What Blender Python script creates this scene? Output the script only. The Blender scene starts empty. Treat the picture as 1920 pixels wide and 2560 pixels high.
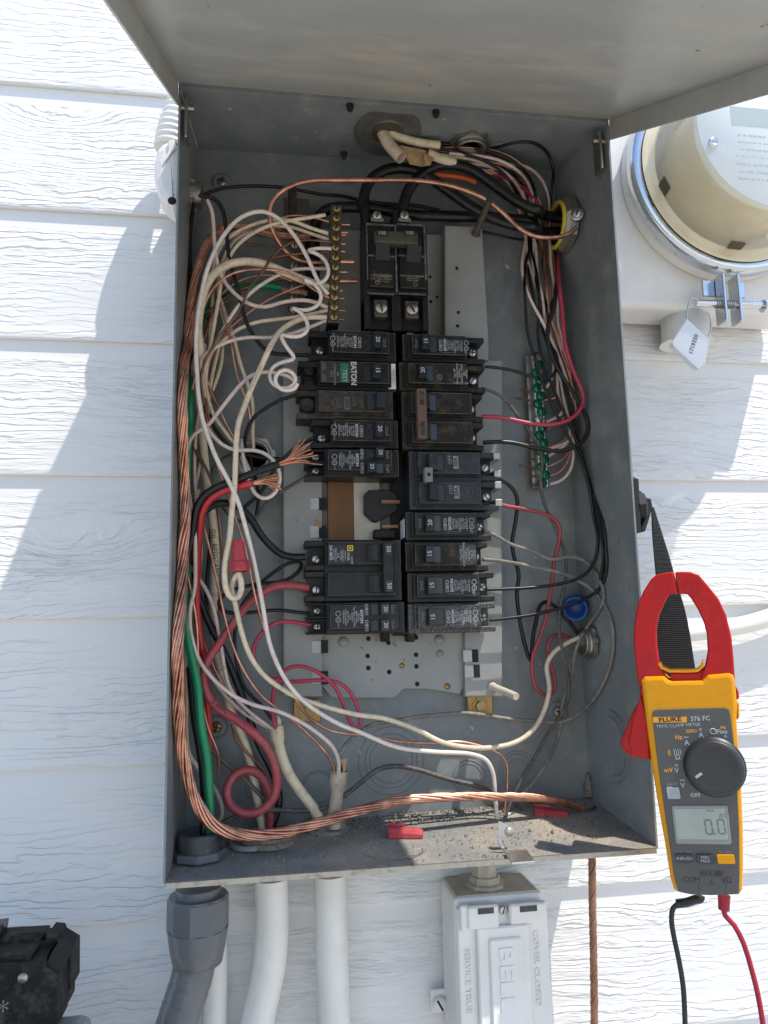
import bpy, bmesh, math, random
from mathutils import Vector, Matrix
random.seed(7)
R_ = math.radians
scene = bpy.context.scene
col = scene.collection

# ---------------------------------------------------------------- camera
# world: X right along the wall, Y into the wall, Z up; origin = lower left front corner of the panel box
F_PX = 1871.6
CAM = Vector((0.07189, -0.57191, 0.17956))
CX = Vector((0.988501, -0.149817, -0.020495))      # image right
CD = Vector((0.000985, 0.141915, -0.989878))       # image down
CF = Vector((0.151209, 0.978476, 0.140430))        # view direction
cd = bpy.data.cameras.new('camera'); cam = bpy.data.objects.new('camera', cd); col.objects.link(cam)
cd.sensor_fit = 'VERTICAL'; cd.sensor_height = 36; cd.lens = 36 * F_PX / 2560
cd.clip_start = 0.01; cd.clip_end = 2000
mw = Matrix.Identity(4)
for i in range(3):
    mw[i][0] = CX[i]; mw[i][1] = -CD[i]; mw[i][2] = -CF[i]; mw[i][3] = CAM[i]
cam.matrix_world = mw
scene.camera = cam
scene.render.resolution_x = 768; scene.render.resolution_y = 1024

# ---------------------------------------------------------------- sky, sun, exposure
SUN = Vector((-1.22, 1.0, -3.25)).normalized()     # direction the light travels
world = bpy.data.worlds.new('World'); scene.world = world; world.use_nodes = True
wn = world.node_tree.nodes; wl = world.node_tree.links
sky = wn.new('ShaderNodeTexSky'); sky.sky_type = 'NISHITA'; sky.sun_disc = False
sky.sun_elevation = math.asin(-SUN.z); sky.sun_rotation = math.atan2(-SUN.x, -SUN.y)
sky.dust_density = 0.7; sky.ozone_density = 2.0
wl.new(sky.outputs[0], wn['Background'].inputs[0]); wn['Background'].inputs[1].default_value = 0.15
sd = bpy.data.lights.new('sun', 'SUN'); sd.energy = 2.9; sd.angle = R_(0.53); sd.color = (1, 0.95, 0.87)
so = bpy.data.objects.new('sun', sd); col.objects.link(so)
so.rotation_euler = SUN.to_track_quat('-Z', 'Y').to_euler(); so.location = (1, -2, 3)
vs = scene.view_settings; vs.view_transform = 'Standard'; vs.look = 'None'; vs.exposure = 0.82; vs.gamma = 1
vs.use_curve_mapping = False

# ---------------------------------------------------------------- pixel helpers (photo 1920 x 2560)
ZN = {  # enlarged crops used while measuring: x0, y0, photo pixels per crop pixel
 'S': (0, 0, 1), 'A': (700, 800, .2079), 'B': (980, 820, .1989), 'C': (700, 1200, .1929), 'D': (980, 1220, .1929),
 'T': (400, 400, .3014), 'M': (860, 260, .3737), 'L': (420, 860, .2411), 'N': (420, 1340, .3255), 'O': (420, 1780, .3496),
 'R': (900, 1700, .4581), 'G': (1180, 800, .2290), 'H': (1180, 1280, .2804), 'F': (1520, 1180, .3255), 'K': (1520, 1740, .3707),
 'E': (1480, 200, .3346), 'U': (0, 0, .5787), 'V': (960, 0, .5787), 'Q': (0, 2200, .3858), 'P': (600, 2100, .5425), 'W': (0, 400, .4973)}
def px(z, x, y):
    a = ZN[z]; return a[0] + x * a[2], a[1] + y * a[2]
def ray(x, y):
    return CX * ((x - 960) / F_PX) + CD * ((y - 1280) / F_PX) + CF
def at(x, y, Y):                      # where the pixel's ray meets the plane y = Y
    d = ray(x, y); return CAM + d * ((Y - CAM.y) / d.y)
def on(x, y, p, n):                   # where it meets any other plane
    d = ray(x, y); return CAM + d * ((Vector(p) - CAM).dot(n) / d.dot(n))
def proj(P):
    q = P - CAM; w = q.dot(CF); return 960 + F_PX * q.dot(CX) / w, 1280 + F_PX * q.dot(CD) / w
def zat(z, x, y, Y): return at(*px(z, x, y), Y)

# ---------------------------------------------------------------- materials
MATS = {}
def mat(name, c, rough=.5, metal=0., c2=None, vscale=30., vfac=1., dust=None, dscale=60., damt=.5, bump=0., bscale=200., stretch=None,
        coat=0., spec=.5, alpha=1., dnorm=None, vdetail=4., lo=.35, hi=.7, trans=0.):
    m = bpy.data.materials.new(name); m.use_nodes = True; MATS[name] = m
    nt = m.node_tree; N = nt.nodes; Lk = nt.links; b = N['Principled BSDF']
    b.inputs['Base Color'].default_value = (*c, 1); b.inputs['Roughness'].default_value = rough; b.inputs['Metallic'].default_value = metal
    b.inputs['Specular IOR Level'].default_value = spec; b.inputs['Coat Weight'].default_value = coat; b.inputs['Alpha'].default_value = alpha
    b.inputs['Transmission Weight'].default_value = trans
    geo = N.new('ShaderNodeNewGeometry'); src = geo.outputs['Position']
    if stretch:
        mp = N.new('ShaderNodeMapping'); mp.inputs['Scale'].default_value = stretch; Lk.new(src, mp.inputs[0]); src = mp.outputs[0]
    cur = None
    if c2:
        n = N.new('ShaderNodeTexNoise'); n.inputs['Scale'].default_value = vscale; n.inputs['Detail'].default_value = vdetail; n.inputs['Roughness'].default_value = .65
        Lk.new(src, n.inputs['Vector'])
        r = N.new('ShaderNodeMapRange'); r.inputs[1].default_value = lo; r.inputs[2].default_value = hi; r.inputs[4].default_value = vfac
        Lk.new(n.outputs[0], r.inputs[0])
        x = N.new('ShaderNodeMix'); x.data_type = 'RGBA'; x.inputs[6].default_value = (*c, 1); x.inputs[7].default_value = (*c2, 1)
        Lk.new(r.outputs[0], x.inputs[0]); cur = x.outputs[2]
    if dust:
        n = N.new('ShaderNodeTexNoise'); n.inputs['Scale'].default_value = dscale; n.inputs['Detail'].default_value = 8; n.inputs['Roughness'].default_value = .75
        Lk.new(src, n.inputs['Vector'])
        r = N.new('ShaderNodeMapRange'); r.inputs[1].default_value = .5; r.inputs[2].default_value = .72; r.inputs[4].default_value = damt
        Lk.new(n.outputs[0], r.inputs[0])
        x = N.new('ShaderNodeMix'); x.data_type = 'RGBA'; x.inputs[6].default_value = (*c, 1); x.inputs[7].default_value = (*dust, 1)
        if cur: Lk.new(cur, x.inputs[6])
        Lk.new(r.outputs[0], x.inputs[0]); cur = x.outputs[2]
        rr = N.new('ShaderNodeMapRange'); rr.inputs[1].default_value = 0; rr.inputs[2].default_value = 1; rr.inputs[3].default_value = rough; rr.inputs[4].default_value = .85
        Lk.new(r.outputs[0], rr.inputs[0]); Lk.new(rr.outputs[0], b.inputs['Roughness'])
    if cur: Lk.new(cur, b.inputs['Base Color'])
    if bump:
        n = N.new('ShaderNodeTexNoise'); n.inputs['Scale'].default_value = bscale; n.inputs['Detail'].default_value = 5; Lk.new(src, n.inputs['Vector'])
        bp = N.new('ShaderNodeBump'); bp.inputs['Strength'].default_value = bump; bp.inputs['Distance'].default_value = .001
        Lk.new(n.outputs[0], bp.inputs['Height']); Lk.new(bp.outputs[0], b.inputs['Normal'])
    return m

mat('panel_grey', (.215, .238, .24), .36, c2=(.155, .172, .175), vscale=11, dust=(.40, .37, .30), dscale=36, damt=.5, bump=.08, bscale=500)
mat('lid_grey', (.45, .452, .42), .33, c2=(.36, .362, .335), vscale=12, dust=(.55, .47, .35), dscale=10, damt=.7, bump=.12, bscale=300, stretch=(.6, 1, 1))
mat('plate_grey', (.285, .29, .275), .42, c2=(.22, .225, .21), vscale=14, dust=(.38, .34, .28), dscale=50, damt=.3)
mat('dusty_floor', (.20, .20, .19), .8, c2=(.40, .335, .25), vscale=11, lo=.42, hi=.66, dust=(.05, .045, .04), dscale=420, damt=.9, bump=.5, bscale=700)
mat('dirt', (.30, .255, .20), .95, c2=(.10, .09, .075), vscale=300)
mat('rust', (.30, .13, .04), .8, c2=(.42, .26, .10), vscale=120)
mat('knock', (.19, .20, .20), .5)
mat('black_plastic', (.0075, .008, .009), .38, spec=.35, c2=(.012, .012, .013), vscale=60, dust=(.11, .10, .085), dscale=130, damt=.22, bump=.05, bscale=900)
mat('black_dusty', (.013, .012, .011), .6, spec=.22, c2=(.024, .021, .017), vscale=70, dust=(.18, .145, .10), dscale=110, damt=.5, bump=.1, bscale=900)
mat('black_blue', (.016, .019, .026), .4, spec=.35, c2=(.022, .026, .033), vscale=50, dust=(.15, .14, .12), dscale=160, damt=.3)
mat('black_speck', (.018, .018, .02), .4, dust=(.38, .36, .33), dscale=900, damt=.9)
mat('black_brown', (.022, .019, .015), .5, spec=.35, c2=(.034, .029, .023), vscale=80, dust=(.19, .15, .10), dscale=120, damt=.6)
mat('toggle', (.010, .012, .016), .25, dust=(.1, .1, .1), dscale=200, damt=.15)
mat('hole', (.004, .004, .004), .7)
mat('void', (.008, .008, .008), .6)
mat('handle_brown', (.115, .062, .045), .5, dust=(.2, .15, .12), dscale=200, damt=.4)
mat('olive', (.05, .05, .036), .35, dust=(.16, .15, .11), dscale=200, damt=.4)
mat('print_white', (.44, .45, .46), .7)
mat('print_grey', (.24, .24, .235), .7)
mat('print_dim', (.10, .10, .10), .7)
mat('print_copper', (.34, .25, .16), .7)
mat('sticker', (.70, .70, .71), .6)
mat('green_label', (.012, .13, .075), .5)
mat('yellow_print', (.72, .58, .03), .5)
mat('black_print', (.02, .02, .02), .6)
mat('zinc', (.55, .55, .53), .36, 1., dust=(.3, .27, .2), dscale=260, damt=.6)
mat('old_zinc', (.42, .40, .36), .42, 1., dust=(.22, .18, .12), dscale=150, damt=.6)
mat('washer_grey', (.085, .082, .076), .6, .3, c2=(.15, .145, .13), vscale=90, bump=.5, bscale=600)
mat('tab_grey', (.42, .43, .42), .4, .2, dust=(.35, .28, .2), dscale=200, damt=.5)
mat('brass', (.34, .25, .11), .42, 1., dust=(.16, .12, .07), dscale=200, damt=.7)
mat('brass_dark', (.12, .10, .068), .5, .6, dust=(.2, .17, .13), dscale=150, damt=.5)
mat('zinc_yellow', (.42, .27, .08), .4, .7, c2=(.28, .17, .06), vscale=90)
mat('green_screw', (.015, .20, .11), .3, .75)
mat('alu', (.50, .50, .49), .38, 1.)
mat('bus_brown', (.17, .075, .022), .5, .2, c2=(.11, .05, .02), vscale=25, stretch=(1, 1, .25))
mat('bus_cream', (.50, .46, .40), .42, .4, c2=(.36, .33, .28), vscale=60)
mat('copper', (.72, .37, .255), .36, .9, c2=(.34, .16, .11), vscale=70, lo=.40, hi=.66)
mat('copper_bright', (.86, .42, .24), .3, 1., c2=(.55, .25, .15), vscale=60)
mat('copper_dark', (.30, .16, .10), .42, .9, c2=(.15, .085, .06), vscale=60)
mat('w_white', (.82, .70, .60), .42, c2=(.64, .57, .52), vscale=40, dust=(.25, .2, .16), dscale=220, damt=.45)
mat('w_cream', (.78, .64, .44), .45, c2=(.57, .49, .38), vscale=45, dust=(.15, .12, .09), dscale=260, damt=.6)
mat('w_pink', (.76, .58, .49), .45, c2=(.54, .45, .42), vscale=45, dust=(.2, .15, .12), dscale=240, damt=.5)
mat('w_black', (.006, .006, .0065), .32, spec=.4, dust=(.10, .085, .07), dscale=180, damt=.28)
mat('w_grey', (.055, .05, .046), .5, c2=(.10, .09, .078), vscale=60, dust=(.32, .29, .24), dscale=230, damt=.6)
mat('w_dusty', (.11, .10, .09), .6, c2=(.27, .245, .205), vscale=45, dust=(.42, .38, .31), dscale=210, damt=.7)
mat('w_brown', (.13, .09, .07), .5, c2=(.20, .14, .10), vscale=60)
mat('w_red', (.50, .022, .028), .32, dust=(.32, .12, .1), dscale=180, damt=.35)
mat('w_pinkred', (.42, .022, .065), .34, c2=(.36, .03, .06), vscale=40, dust=(.34, .17, .17), dscale=200, damt=.45)
mat('w_redold', (.36, .04, .05), .42, c2=(.26, .05, .055), vscale=50, dust=(.30, .2, .18), dscale=190, damt=.55)
mat('w_green', (.0, .21, .085), .3, dust=(.1, .2, .12), dscale=150, damt=.2)
mat('w_orange', (.75, .13, .03), .4)
mat('yellow_plastic', (.62, .52, .05), .4, dust=(.25, .2, .08), dscale=120, damt=.5)
mat('kraft', (.50, .34, .17), .8, c2=(.36, .23, .10), vscale=120, bump=.4, bscale=400)
mat('sheath', (.76, .65, .46), .5, c2=(.60, .48, .31), vscale=60, dust=(.2, .15, .1), dscale=200, damt=.5)
mat('sheath_dirty', (.50, .42, .31), .6, c2=(.30, .24, .17), vscale=70, dust=(.14, .11, .08), dscale=200, damt=.5)
mat('nut_red', (.42, .035, .045), .45, dust=(.5, .2, .2), dscale=200, damt=.3)
mat('blue_plastic', (.010, .065, .24), .4, dust=(.1, .15, .3), dscale=150, damt=.3)
mat('grey_pvc', (.125, .13, .142), .3, c2=(.105, .11, .12), vscale=20)
mat('dark_pvc', (.045, .048, .054), .45, dust=(.25, .23, .2), dscale=150, damt=.4)
mat('painted_white', (.80, .775, .73), .42, c2=(.72, .69, .635), vscale=22, bump=.18, bscale=260)
mat('painted_pipe', (.80, .77, .71), .4, c2=(.73, .70, .63), vscale=30, bump=.12, bscale=180)
mat('painted_tan', (.56, .50, .41), .6, c2=(.40, .34, .26), vscale=60)
mat('meter_red', (.46, .006, .007), .42, spec=.3, dust=(.5, .12, .1), dscale=160, damt=.12)
mat('meter_yellow', (.74, .31, .0), .42, spec=.3, dust=(.33, .19, .05), dscale=70, damt=.35)
mat('meter_grey', (.085, .082, .078), .45, bump=.04, bscale=1500)
mat('meter_dark', (.030, .030, .031), .42, bump=.05, bscale=2000)
mat('meter_button', (.035, .04, .05), .35)
mat('print_orange', (.80, .36, .03), .6)
mat('lcd', (.36, .39, .33), .18, c2=(.29, .33, .30), vscale=60, coat=.6)
mat('lcd_digit', (.17, .18, .16), .5)
mat('lcd_frame', (.23, .25, .25), .2, coat=.5)
mat('button_grey', (.36, .38, .40), .4)
mat('webbing', (.012, .012, .013), .75, bump=.9, bscale=1400)
mat('lead_red', (.33, .005, .028), .45)
mat('lead_black', (.012, .017, .018), .42)
mat('glass_front', (.80, .84, .83), .06, alpha=.25, coat=.6)
mat('glass_side', (.80, .74, .56), .20, c2=(.72, .63, .42), vscale=16, alpha=.40, coat=.9)
mat('meter_face', (.74, .77, .75), .5)
mat('meter_lcd', (.25, .33, .32), .4)
mat('meter_core', (.70, .63, .45), .5, c2=(.6, .50, .32), vscale=30)
mat('amber', (.66, .56, .36), .3, c2=(.74, .66, .48), vscale=30, coat=.5)
mat('pale_edge', (.13, .128, .122), .6, c2=(.05, .05, .05), vscale=160, lo=.45, hi=.6)  # patchy grey of the painted edge highlights and wear
mat('chrome', (.62, .64, .66), .16, 1., dust=(.35, .33, .3), dscale=150, damt=.35)
mat('clear_plastic', (.80, .83, .86), .14, alpha=.62, coat=.5)
mat('bin_grey', (.27, .31, .30), .45)
mat('flex_grey', (.145, .15, .16), .22, c2=(.11, .115, .12), vscale=40)
mat('rope_rust', (.36, .19, .12), .45, .6, c2=(.20, .10, .065), vscale=70)
mat('wood_wall', (.3, .25, .2), .9)
mat('ground', (.50, .46, .40), .9, c2=(.40, .37, .32), vscale=3, bump=.3, bscale=60)

def siding_material():
    m = bpy.data.materials.new('siding_paint'); m.use_nodes = True; MATS['siding'] = m
    nt = m.node_tree; N = nt.nodes; Lk = nt.links; b = N['Principled BSDF']
    b.inputs['Roughness'].default_value = .55
    geo = N.new('ShaderNodeNewGeometry'); oi = N.new('ShaderNodeTexCoord')
    # knots: warp the height coordinate with a slow noise so that the grain swirls
    def noise(scale, detail, src, rough=.55, dist=0.):
        n = N.new('ShaderNodeTexNoise'); n.inputs['Scale'].default_value = scale; n.inputs['Detail'].default_value = detail
        n.inputs['Roughness'].default_value = rough; n.inputs['Distortion'].default_value = dist; Lk.new(src, n.inputs['Vector']); return n.outputs[0]
    def mapping(sc, src):
        q = N.new('ShaderNodeMapping'); q.inputs['Scale'].default_value = sc; Lk.new(src, q.inputs[0]); return q.outputs[0]
    def math_(op, a, bb, c=None):
        q = N.new('ShaderNodeMath'); q.operation = op
        for i, v in enumerate((a, bb, c)):
            if v is None: continue
            if isinstance(v, (int, float)): q.inputs[i].default_value = v
            else: Lk.new(v, q.inputs[i])
        return q.outputs[0]
    sep = N.new('ShaderNodeSeparateXYZ'); Lk.new(geo.outputs['Position'], sep.inputs[0])
    warp = noise(1., 2., mapping((4, 1, 9), geo.outputs['Position']))
    zz = math_('MULTIPLY_ADD', warp, .030, sep.outputs[2])
    for kx, kz, ks in ((-.085, .245, .034), (-.12, .645, .034)):     # knots
        dn = N.new('ShaderNodeVectorMath'); dn.operation = 'DISTANCE'
        Lk.new(mapping((.42, 0, 1), geo.outputs['Position']), dn.inputs[0]); dn.inputs[1].default_value = (kx * .42, 0, kz)
        kr = N.new('ShaderNodeMapRange'); kr.interpolation_type = 'SMOOTHERSTEP'; kr.inputs[1].default_value = 0; kr.inputs[2].default_value = ks; kr.inputs[3].default_value = .016; kr.inputs[4].default_value = 0
        Lk.new(dn.outputs['Value'], kr.inputs[0]); zz = math_('ADD', zz, kr.outputs[0])
    cmb = N.new('ShaderNodeCombineXYZ'); Lk.new(sep.outputs[0], cmb.inputs[0]); Lk.new(zz, cmb.inputs[2])
    # embossed ledges: each leans out downwards and drops back sharply, like split wood
    n1 = noise(1., 4., mapping((9, 1, 46), cmb.outputs[0]), .62, .4)
    t_ = math_('MULTIPLY_ADD', n1, 5.2, math_('MULTIPLY', zz, 150.))
    fr = N.new('ShaderNodeMath'); fr.operation = 'FRACT'; Lk.new(t_, fr.inputs[0])
    saw = math_('MINIMUM', math_('MULTIPLY', fr.outputs[0], 4.5), math_('MULTIPLY', math_('SUBTRACT', 1., fr.outputs[0]), 1.28))
    m1 = noise(1., 3., mapping((16, 1, 75), cmb.outputs[0]), .6)
    mr = N.new('ShaderNodeMapRange'); mr.interpolation_type = 'SMOOTHSTEP'; mr.inputs[1].default_value = .33; mr.inputs[2].default_value = .52; Lk.new(m1, mr.inputs[0])
    g2 = noise(1., 4., mapping((60, 1, 330), cmb.outputs[0]), .6, .3)
    fine = noise(900., 3., geo.outputs['Position'])
    h = math_('MULTIPLY_ADD', g2, .55, math_('MULTIPLY', saw, mr.outputs[0]))
    patch = noise(1., 1., mapping((5, 1, 9), geo.outputs['Position']))
    pr = N.new('ShaderNodeMapRange'); pr.inputs[1].default_value = .3; pr.inputs[2].default_value = .62; pr.inputs[3].default_value = .12; Lk.new(patch, pr.inputs[0])
    h = math_('MULTIPLY', h, pr.outputs[0])
    # the strip just under the lap above is smooth
    so_ = N.new('ShaderNodeSeparateXYZ'); Lk.new(oi.outputs['Object'], so_.inputs[0])
    mk = N.new('ShaderNodeMapRange'); mk.interpolation_type = 'SMOOTHSTEP'
    mk.inputs[1].default_value = .1085; mk.inputs[2].default_value = .1035; Lk.new(so_.outputs[2], mk.inputs[0])
    h = math_('MULTIPLY', h, mk.outputs[0])
    h = math_('MULTIPLY_ADD', fine, .05, h)
    bp = N.new('ShaderNodeBump'); bp.inputs['Strength'].default_value = .8; bp.inputs['Distance'].default_value = .0015
    Lk.new(h, bp.inputs['Height']); Lk.new(bp.outputs[0], b.inputs['Normal'])
    cn = noise(6., 5., geo.outputs['Position'])
    x = N.new('ShaderNodeMix'); x.data_type = 'RGBA'; x.inputs[6].default_value = (.77, .765, .745, 1); x.inputs[7].default_value = (.71, .695, .665, 1)
    Lk.new(cn, x.inputs[0]); Lk.new(x.outputs[2], b.inputs['Base Color'])
siding_material()
M = MATS

# ---------------------------------------------------------------- mesh builder
ORG = {}
class MB:
    def __init__(s): s.V = []; s.F = []; s.S = []; s.I = []
    def add(s, v, f, smooth=False, mi=0):
        o = len(s.V); s.V += [tuple(p) for p in v]
        for q in f: s.F.append(tuple(i + o for i in q)); s.S.append(smooth); s.I.append(mi)
        return s
    def bm(s, b, smooth=False, mi=0):
        b.verts.index_update()
        s.add([v.co[:] for v in b.verts], [[v.index for v in f.verts] for f in b.faces], smooth, mi); b.free(); return s
    def box(s, x0, x1, y0, y1, z0, z1, b=0., mi=0, seg=1):
        x0, x1 = sorted((x0, x1)); y0, y1 = sorted((y0, y1)); z0, z1 = sorted((z0, z1))
        if not b:
            v = [(x, y, z) for x in (x0, x1) for y in (y0, y1) for z in (z0, z1)]
            return s.add(v, [(0, 1, 3, 2), (4, 6, 7, 5), (0, 4, 5, 1), (2, 3, 7, 6), (0, 2, 6, 4), (1, 5, 7, 3)], False, mi)
        q = bmesh.new(); bmesh.ops.create_cube(q, size=1)
        for v in q.verts: v.co = Vector(((x0 + x1) / 2 + v.co.x * (x1 - x0), (y0 + y1) / 2 + v.co.y * (y1 - y0), (z0 + z1) / 2 + v.co.z * (z1 - z0)))
        b = min(b, .45 * min(x1 - x0, y1 - y0, z1 - z0))
        bmesh.ops.bevel(q, geom=q.edges[:], offset=b, segments=seg, profile=.5, affect='EDGES')
        return s.bm(q, False, mi)
    def hexa(s, a, b, mi=0):              # two quads of four points each
        return s.add(list(a) + list(b), [(3, 2, 1, 0), (4, 5, 6, 7), (0, 1, 5, 4), (1, 2, 6, 5), (2, 3, 7, 6), (3, 0, 4, 7)], False, mi)
    def prism(s, pts, off, mi=0, bevel=0., smooth=False):  # planar polygon extruded by vector off
        q = bmesh.new(); vs_ = [q.verts.new(p) for p in pts]; f = q.faces.new(vs_)
        e = bmesh.ops.extrude_face_region(q, geom=[f])
        for g in e['geom']:
            if isinstance(g, bmesh.types.BMVert): g.co += Vector(off)
        bmesh.ops.recalc_face_normals(q, faces=q.faces[:])
        if bevel:
            nf = Vector(off).normalized()
            ed = [k for k in q.edges if abs((k.verts[0].co - k.verts[1].co).normalized().dot(nf)) < .5]
            bmesh.ops.bevel(q, geom=ed, offset=bevel, segments=2, profile=.5, affect='EDGES')
        bmesh.ops.triangulate(q, faces=[k for k in q.faces if len(k.verts) > 4])
        return s.bm(q, smooth, mi)
    def band(s, A, B, off, mi=0):         # strip between two outlines, extruded
        n = len(A); off = Vector(off); A = [Vector(p) for p in A]; B = [Vector(p) for p in B]
        v = A + B + [p + off for p in A] + [p + off for p in B]; f = []
        for i in range(n - 1):
            f += [(i, i + 1, n + i + 1, n + i), (2 * n + i, 3 * n + i, 3 * n + i + 1, 2 * n + i + 1), (i, 2 * n + i, 2 * n + i + 1, i + 1), (n + i, n + i + 1, 3 * n + i + 1, 3 * n + i)]
        f += [(0, n, 3 * n, 2 * n), (n - 1, 3 * n - 1, 4 * n - 1, 2 * n - 1)]
        q = bmesh.new(); vv = [q.verts.new(p) for p in v]
        for k in f: q.faces.new([vv[i] for i in k])
        bmesh.ops.recalc_face_normals(q, faces=q.faces[:])
        ed = [k for k in q.edges if len(k.link_faces) == 2 and k.calc_face_angle(0) > 1.0]
        bmesh.ops.bevel(q, geom=ed, offset=.0014, segments=3, profile=.5, affect='EDGES')
        return s.bm(q, False, mi)
    def lathe(s, prof, o, ax, n=24, smooth=True, mi=0, sx=1., cap=True):   # prof = [(r, h)] along ax
        ax = Vector(ax).normalized(); u = ax.orthogonal().normalized(); w = ax.cross(u); o = Vector(o); v = []; f = []
        for r, h in prof:
            for k in range(n):
                t = 2 * math.pi * k / n; v.append(o + ax * h + u * (r * math.cos(t)) + w * (r * math.sin(t)))
        m = len(prof)
        for i in range(m - 1):
            for k in range(n): f.append((i * n + k, i * n + (k + 1) % n, (i + 1) * n + (k + 1) % n, (i + 1) * n + k))
        s.add(v, f, smooth, mi)
        if cap:
            if prof[0][0] > 1e-6: s.add(v[:n], [tuple(range(n - 1, -1, -1))], False, mi)
            if prof[-1][0] > 1e-6: s.add(v[-n:], [tuple(range(n))], False, mi)
        return s
    def tube(s, P, r, n=8, mi=0, cap=True, smooth=True):
        P = [Vector(p) for p in P]; m = len(P); rr = r if isinstance(r, (list, tuple)) else [r] * m
        T = []
        for i in range(m):
            t = P[min(i + 1, m - 1)] - P[max(i - 1, 0)]; T.append(t.normalized() if t.length > 1e-9 else Vector((0, 0, 1)))
        u = T[0].orthogonal().normalized(); v = []; f = []
        for i in range(m):
            u = (u - T[i] * u.dot(T[i])).normalized(); w = T[i].cross(u)
            for k in range(n):
                a = 2 * math.pi * k / n; v.append(P[i] + (u * math.cos(a) + w * math.sin(a)) * rr[i])
        for i in range(m - 1):
            for k in range(n): f.append((i * n + k, i * n + (k + 1) % n, (i + 1) * n + (k + 1) % n, (i + 1) * n + k))
        s.add(v, f, smooth, mi)
        if cap: s.add(v[:n], [tuple(range(n - 1, -1, -1))], False, mi); s.add(v[-n:], [tuple(range(n))], False, mi)
        return s
    def ring(s, c, ax, R, r, n=28, m=6, mi=0):
        ax = Vector(ax).normalized(); u = ax.orthogonal().normalized(); w = ax.cross(u); c = Vector(c); v = []; f = []
        for i in range(n):
            a = 2 * math.pi * i / n; d = u * math.cos(a) + w * math.sin(a)
            for k in range(m):
                b = 2 * math.pi * k / m; v.append(c + d * (R + r * math.cos(b)) + ax * (r * math.sin(b)))
        for i in range(n):
            for k in range(m): f.append((i * m + k, ((i + 1) % n) * m + k, ((i + 1) % n) * m + (k + 1) % m, i * m + (k + 1) % m))
        return s.add(v, f, True, mi)
    def build(s, name, m, parent=None, label=None):
        if parent is not None: o = ORG[parent.name]
        else:
            xs, ys, zs = zip(*s.V); o = Vector(((min(xs) + max(xs)) / 2, (min(ys) + max(ys)) / 2, min(zs)))
        me = bpy.data.meshes.new(name); me.from_pydata([(a - o.x, b - o.y, c - o.z) for a, b, c in s.V], [], s.F)
        me.polygons.foreach_set('use_smooth', s.S)
        ms = m if isinstance(m, (list, tuple)) else [m]
        for k in ms: me.materials.append(M[k])
        if len(ms) > 1: me.polygons.foreach_set('material_index', s.I)
        me.update(); ob = bpy.data.objects.new(name, me); col.objects.link(ob)
        if parent is None: ob.location = o
        else: ob.parent = parent
        ORG[ob.name] = o.copy()
        if label: ob['label'] = label
        return ob
def thing(name, loc, label, cat, group=None):
    o = bpy.data.objects.new(name, None); o.empty_display_size = .01; col.objects.link(o); o.location = loc; ORG[o.name] = Vector(loc)
    return tag(o, label, cat, group)
def tag(o, label, cat, group=None):
    o['label'] = label; o['category'] = cat
    if group: o['group'] = group
    return o
TXT = {}
def text(s, pos, right, up, size, m, parent, name='printed_text', align='CENTER', wide=1., spacing=1., line=1., off=0., ext=0.):
    key = (s, align, spacing, line, m, off, ext)
    if key not in TXT:
        c = bpy.data.curves.new('txt', 'FONT'); c.body = s; c.size = 1; c.align_x = align; c.align_y = 'CENTER'; c.resolution_u = 2
        c.space_character = spacing; c.space_line = line; c.offset = off; c.extrude = ext
        t = bpy.data.objects.new('txt', c); me = bpy.data.meshes.new_from_object(t); bpy.data.objects.remove(t)
        me.materials.clear(); me.materials.append(M[m]); TXT[key] = me
    ob = bpy.data.objects.new(name, TXT[key]); col.objects.link(ob); ob.parent = parent
    r = Vector(right).normalized(); u = Vector(up).normalized(); n = r.cross(u)
    p = Vector(pos) - ORG[parent.name]; mm = Matrix.Identity(4)
    for i in range(3): mm[i][0] = r[i] * size * wide; mm[i][1] = u[i] * size; mm[i][2] = n[i] * size; mm[i][3] = p[i]
    ob.matrix_local = mm
    return ob
def spline(P, step=.004):
    P = [Vector(p) for p in P]; out = []
    for i in range(len(P) - 1):
        a = P[max(i - 1, 0)]; b = P[i]; c = P[i + 1]; d = P[min(i + 2, len(P) - 1)]
        # centripetal Catmull-Rom
        t0 = 0.; t1 = t0 + max((b - a).length, 1e-5) ** .5; t2 = t1 + max((c - b).length, 1e-5) ** .5; t3 = t2 + max((d - c).length, 1e-5) ** .5
        if i == 0: a = b - (c - b); t1 = (b - a).length ** .5 + 1e-6; t2 = t1 + max((c - b).length, 1e-5) ** .5; t3 = t2 + max((d - c).length, 1e-5) ** .5
        if i == len(P) - 2: d = c + (c - b); t3 = t2 + max((d - c).length, 1e-5) ** .5
        n = max(2, int((c - b).length / step))
        for k in range(n):
            t = t1 + (t2 - t1) * k / n
            A1 = a * ((t1 - t) / (t1 - t0)) + b * ((t - t0) / (t1 - t0)); A2 = b * ((t2 - t) / (t2 - t1)) + c * ((t - t1) / (t2 - t1)); A3 = c * ((t3 - t) / (t3 - t2)) + d * ((t - t2) / (t3 - t2))
            B1 = A1 * ((t2 - t) / (t2 - t0)) + A2 * ((t - t0) / (t2 - t0)); B2 = A2 * ((t3 - t) / (t3 - t1)) + A3 * ((t - t1) / (t3 - t1))
            out.append(B1 * ((t2 - t) / (t2 - t1)) + B2 * ((t - t1) / (t2 - t1)))
    out.append(P[-1]); return out
X_, Y_, Z_ = Vector((1, 0, 0)), Vector((0, 1, 0)), Vector((0, 0, 1))
TOWARD = -Y_

# ================================================================ the setting
g = MB().box(-400, 400, -800, 30, -1.6, -1.35).build('ground', 'ground'); g['kind'] = 'structure'

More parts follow.
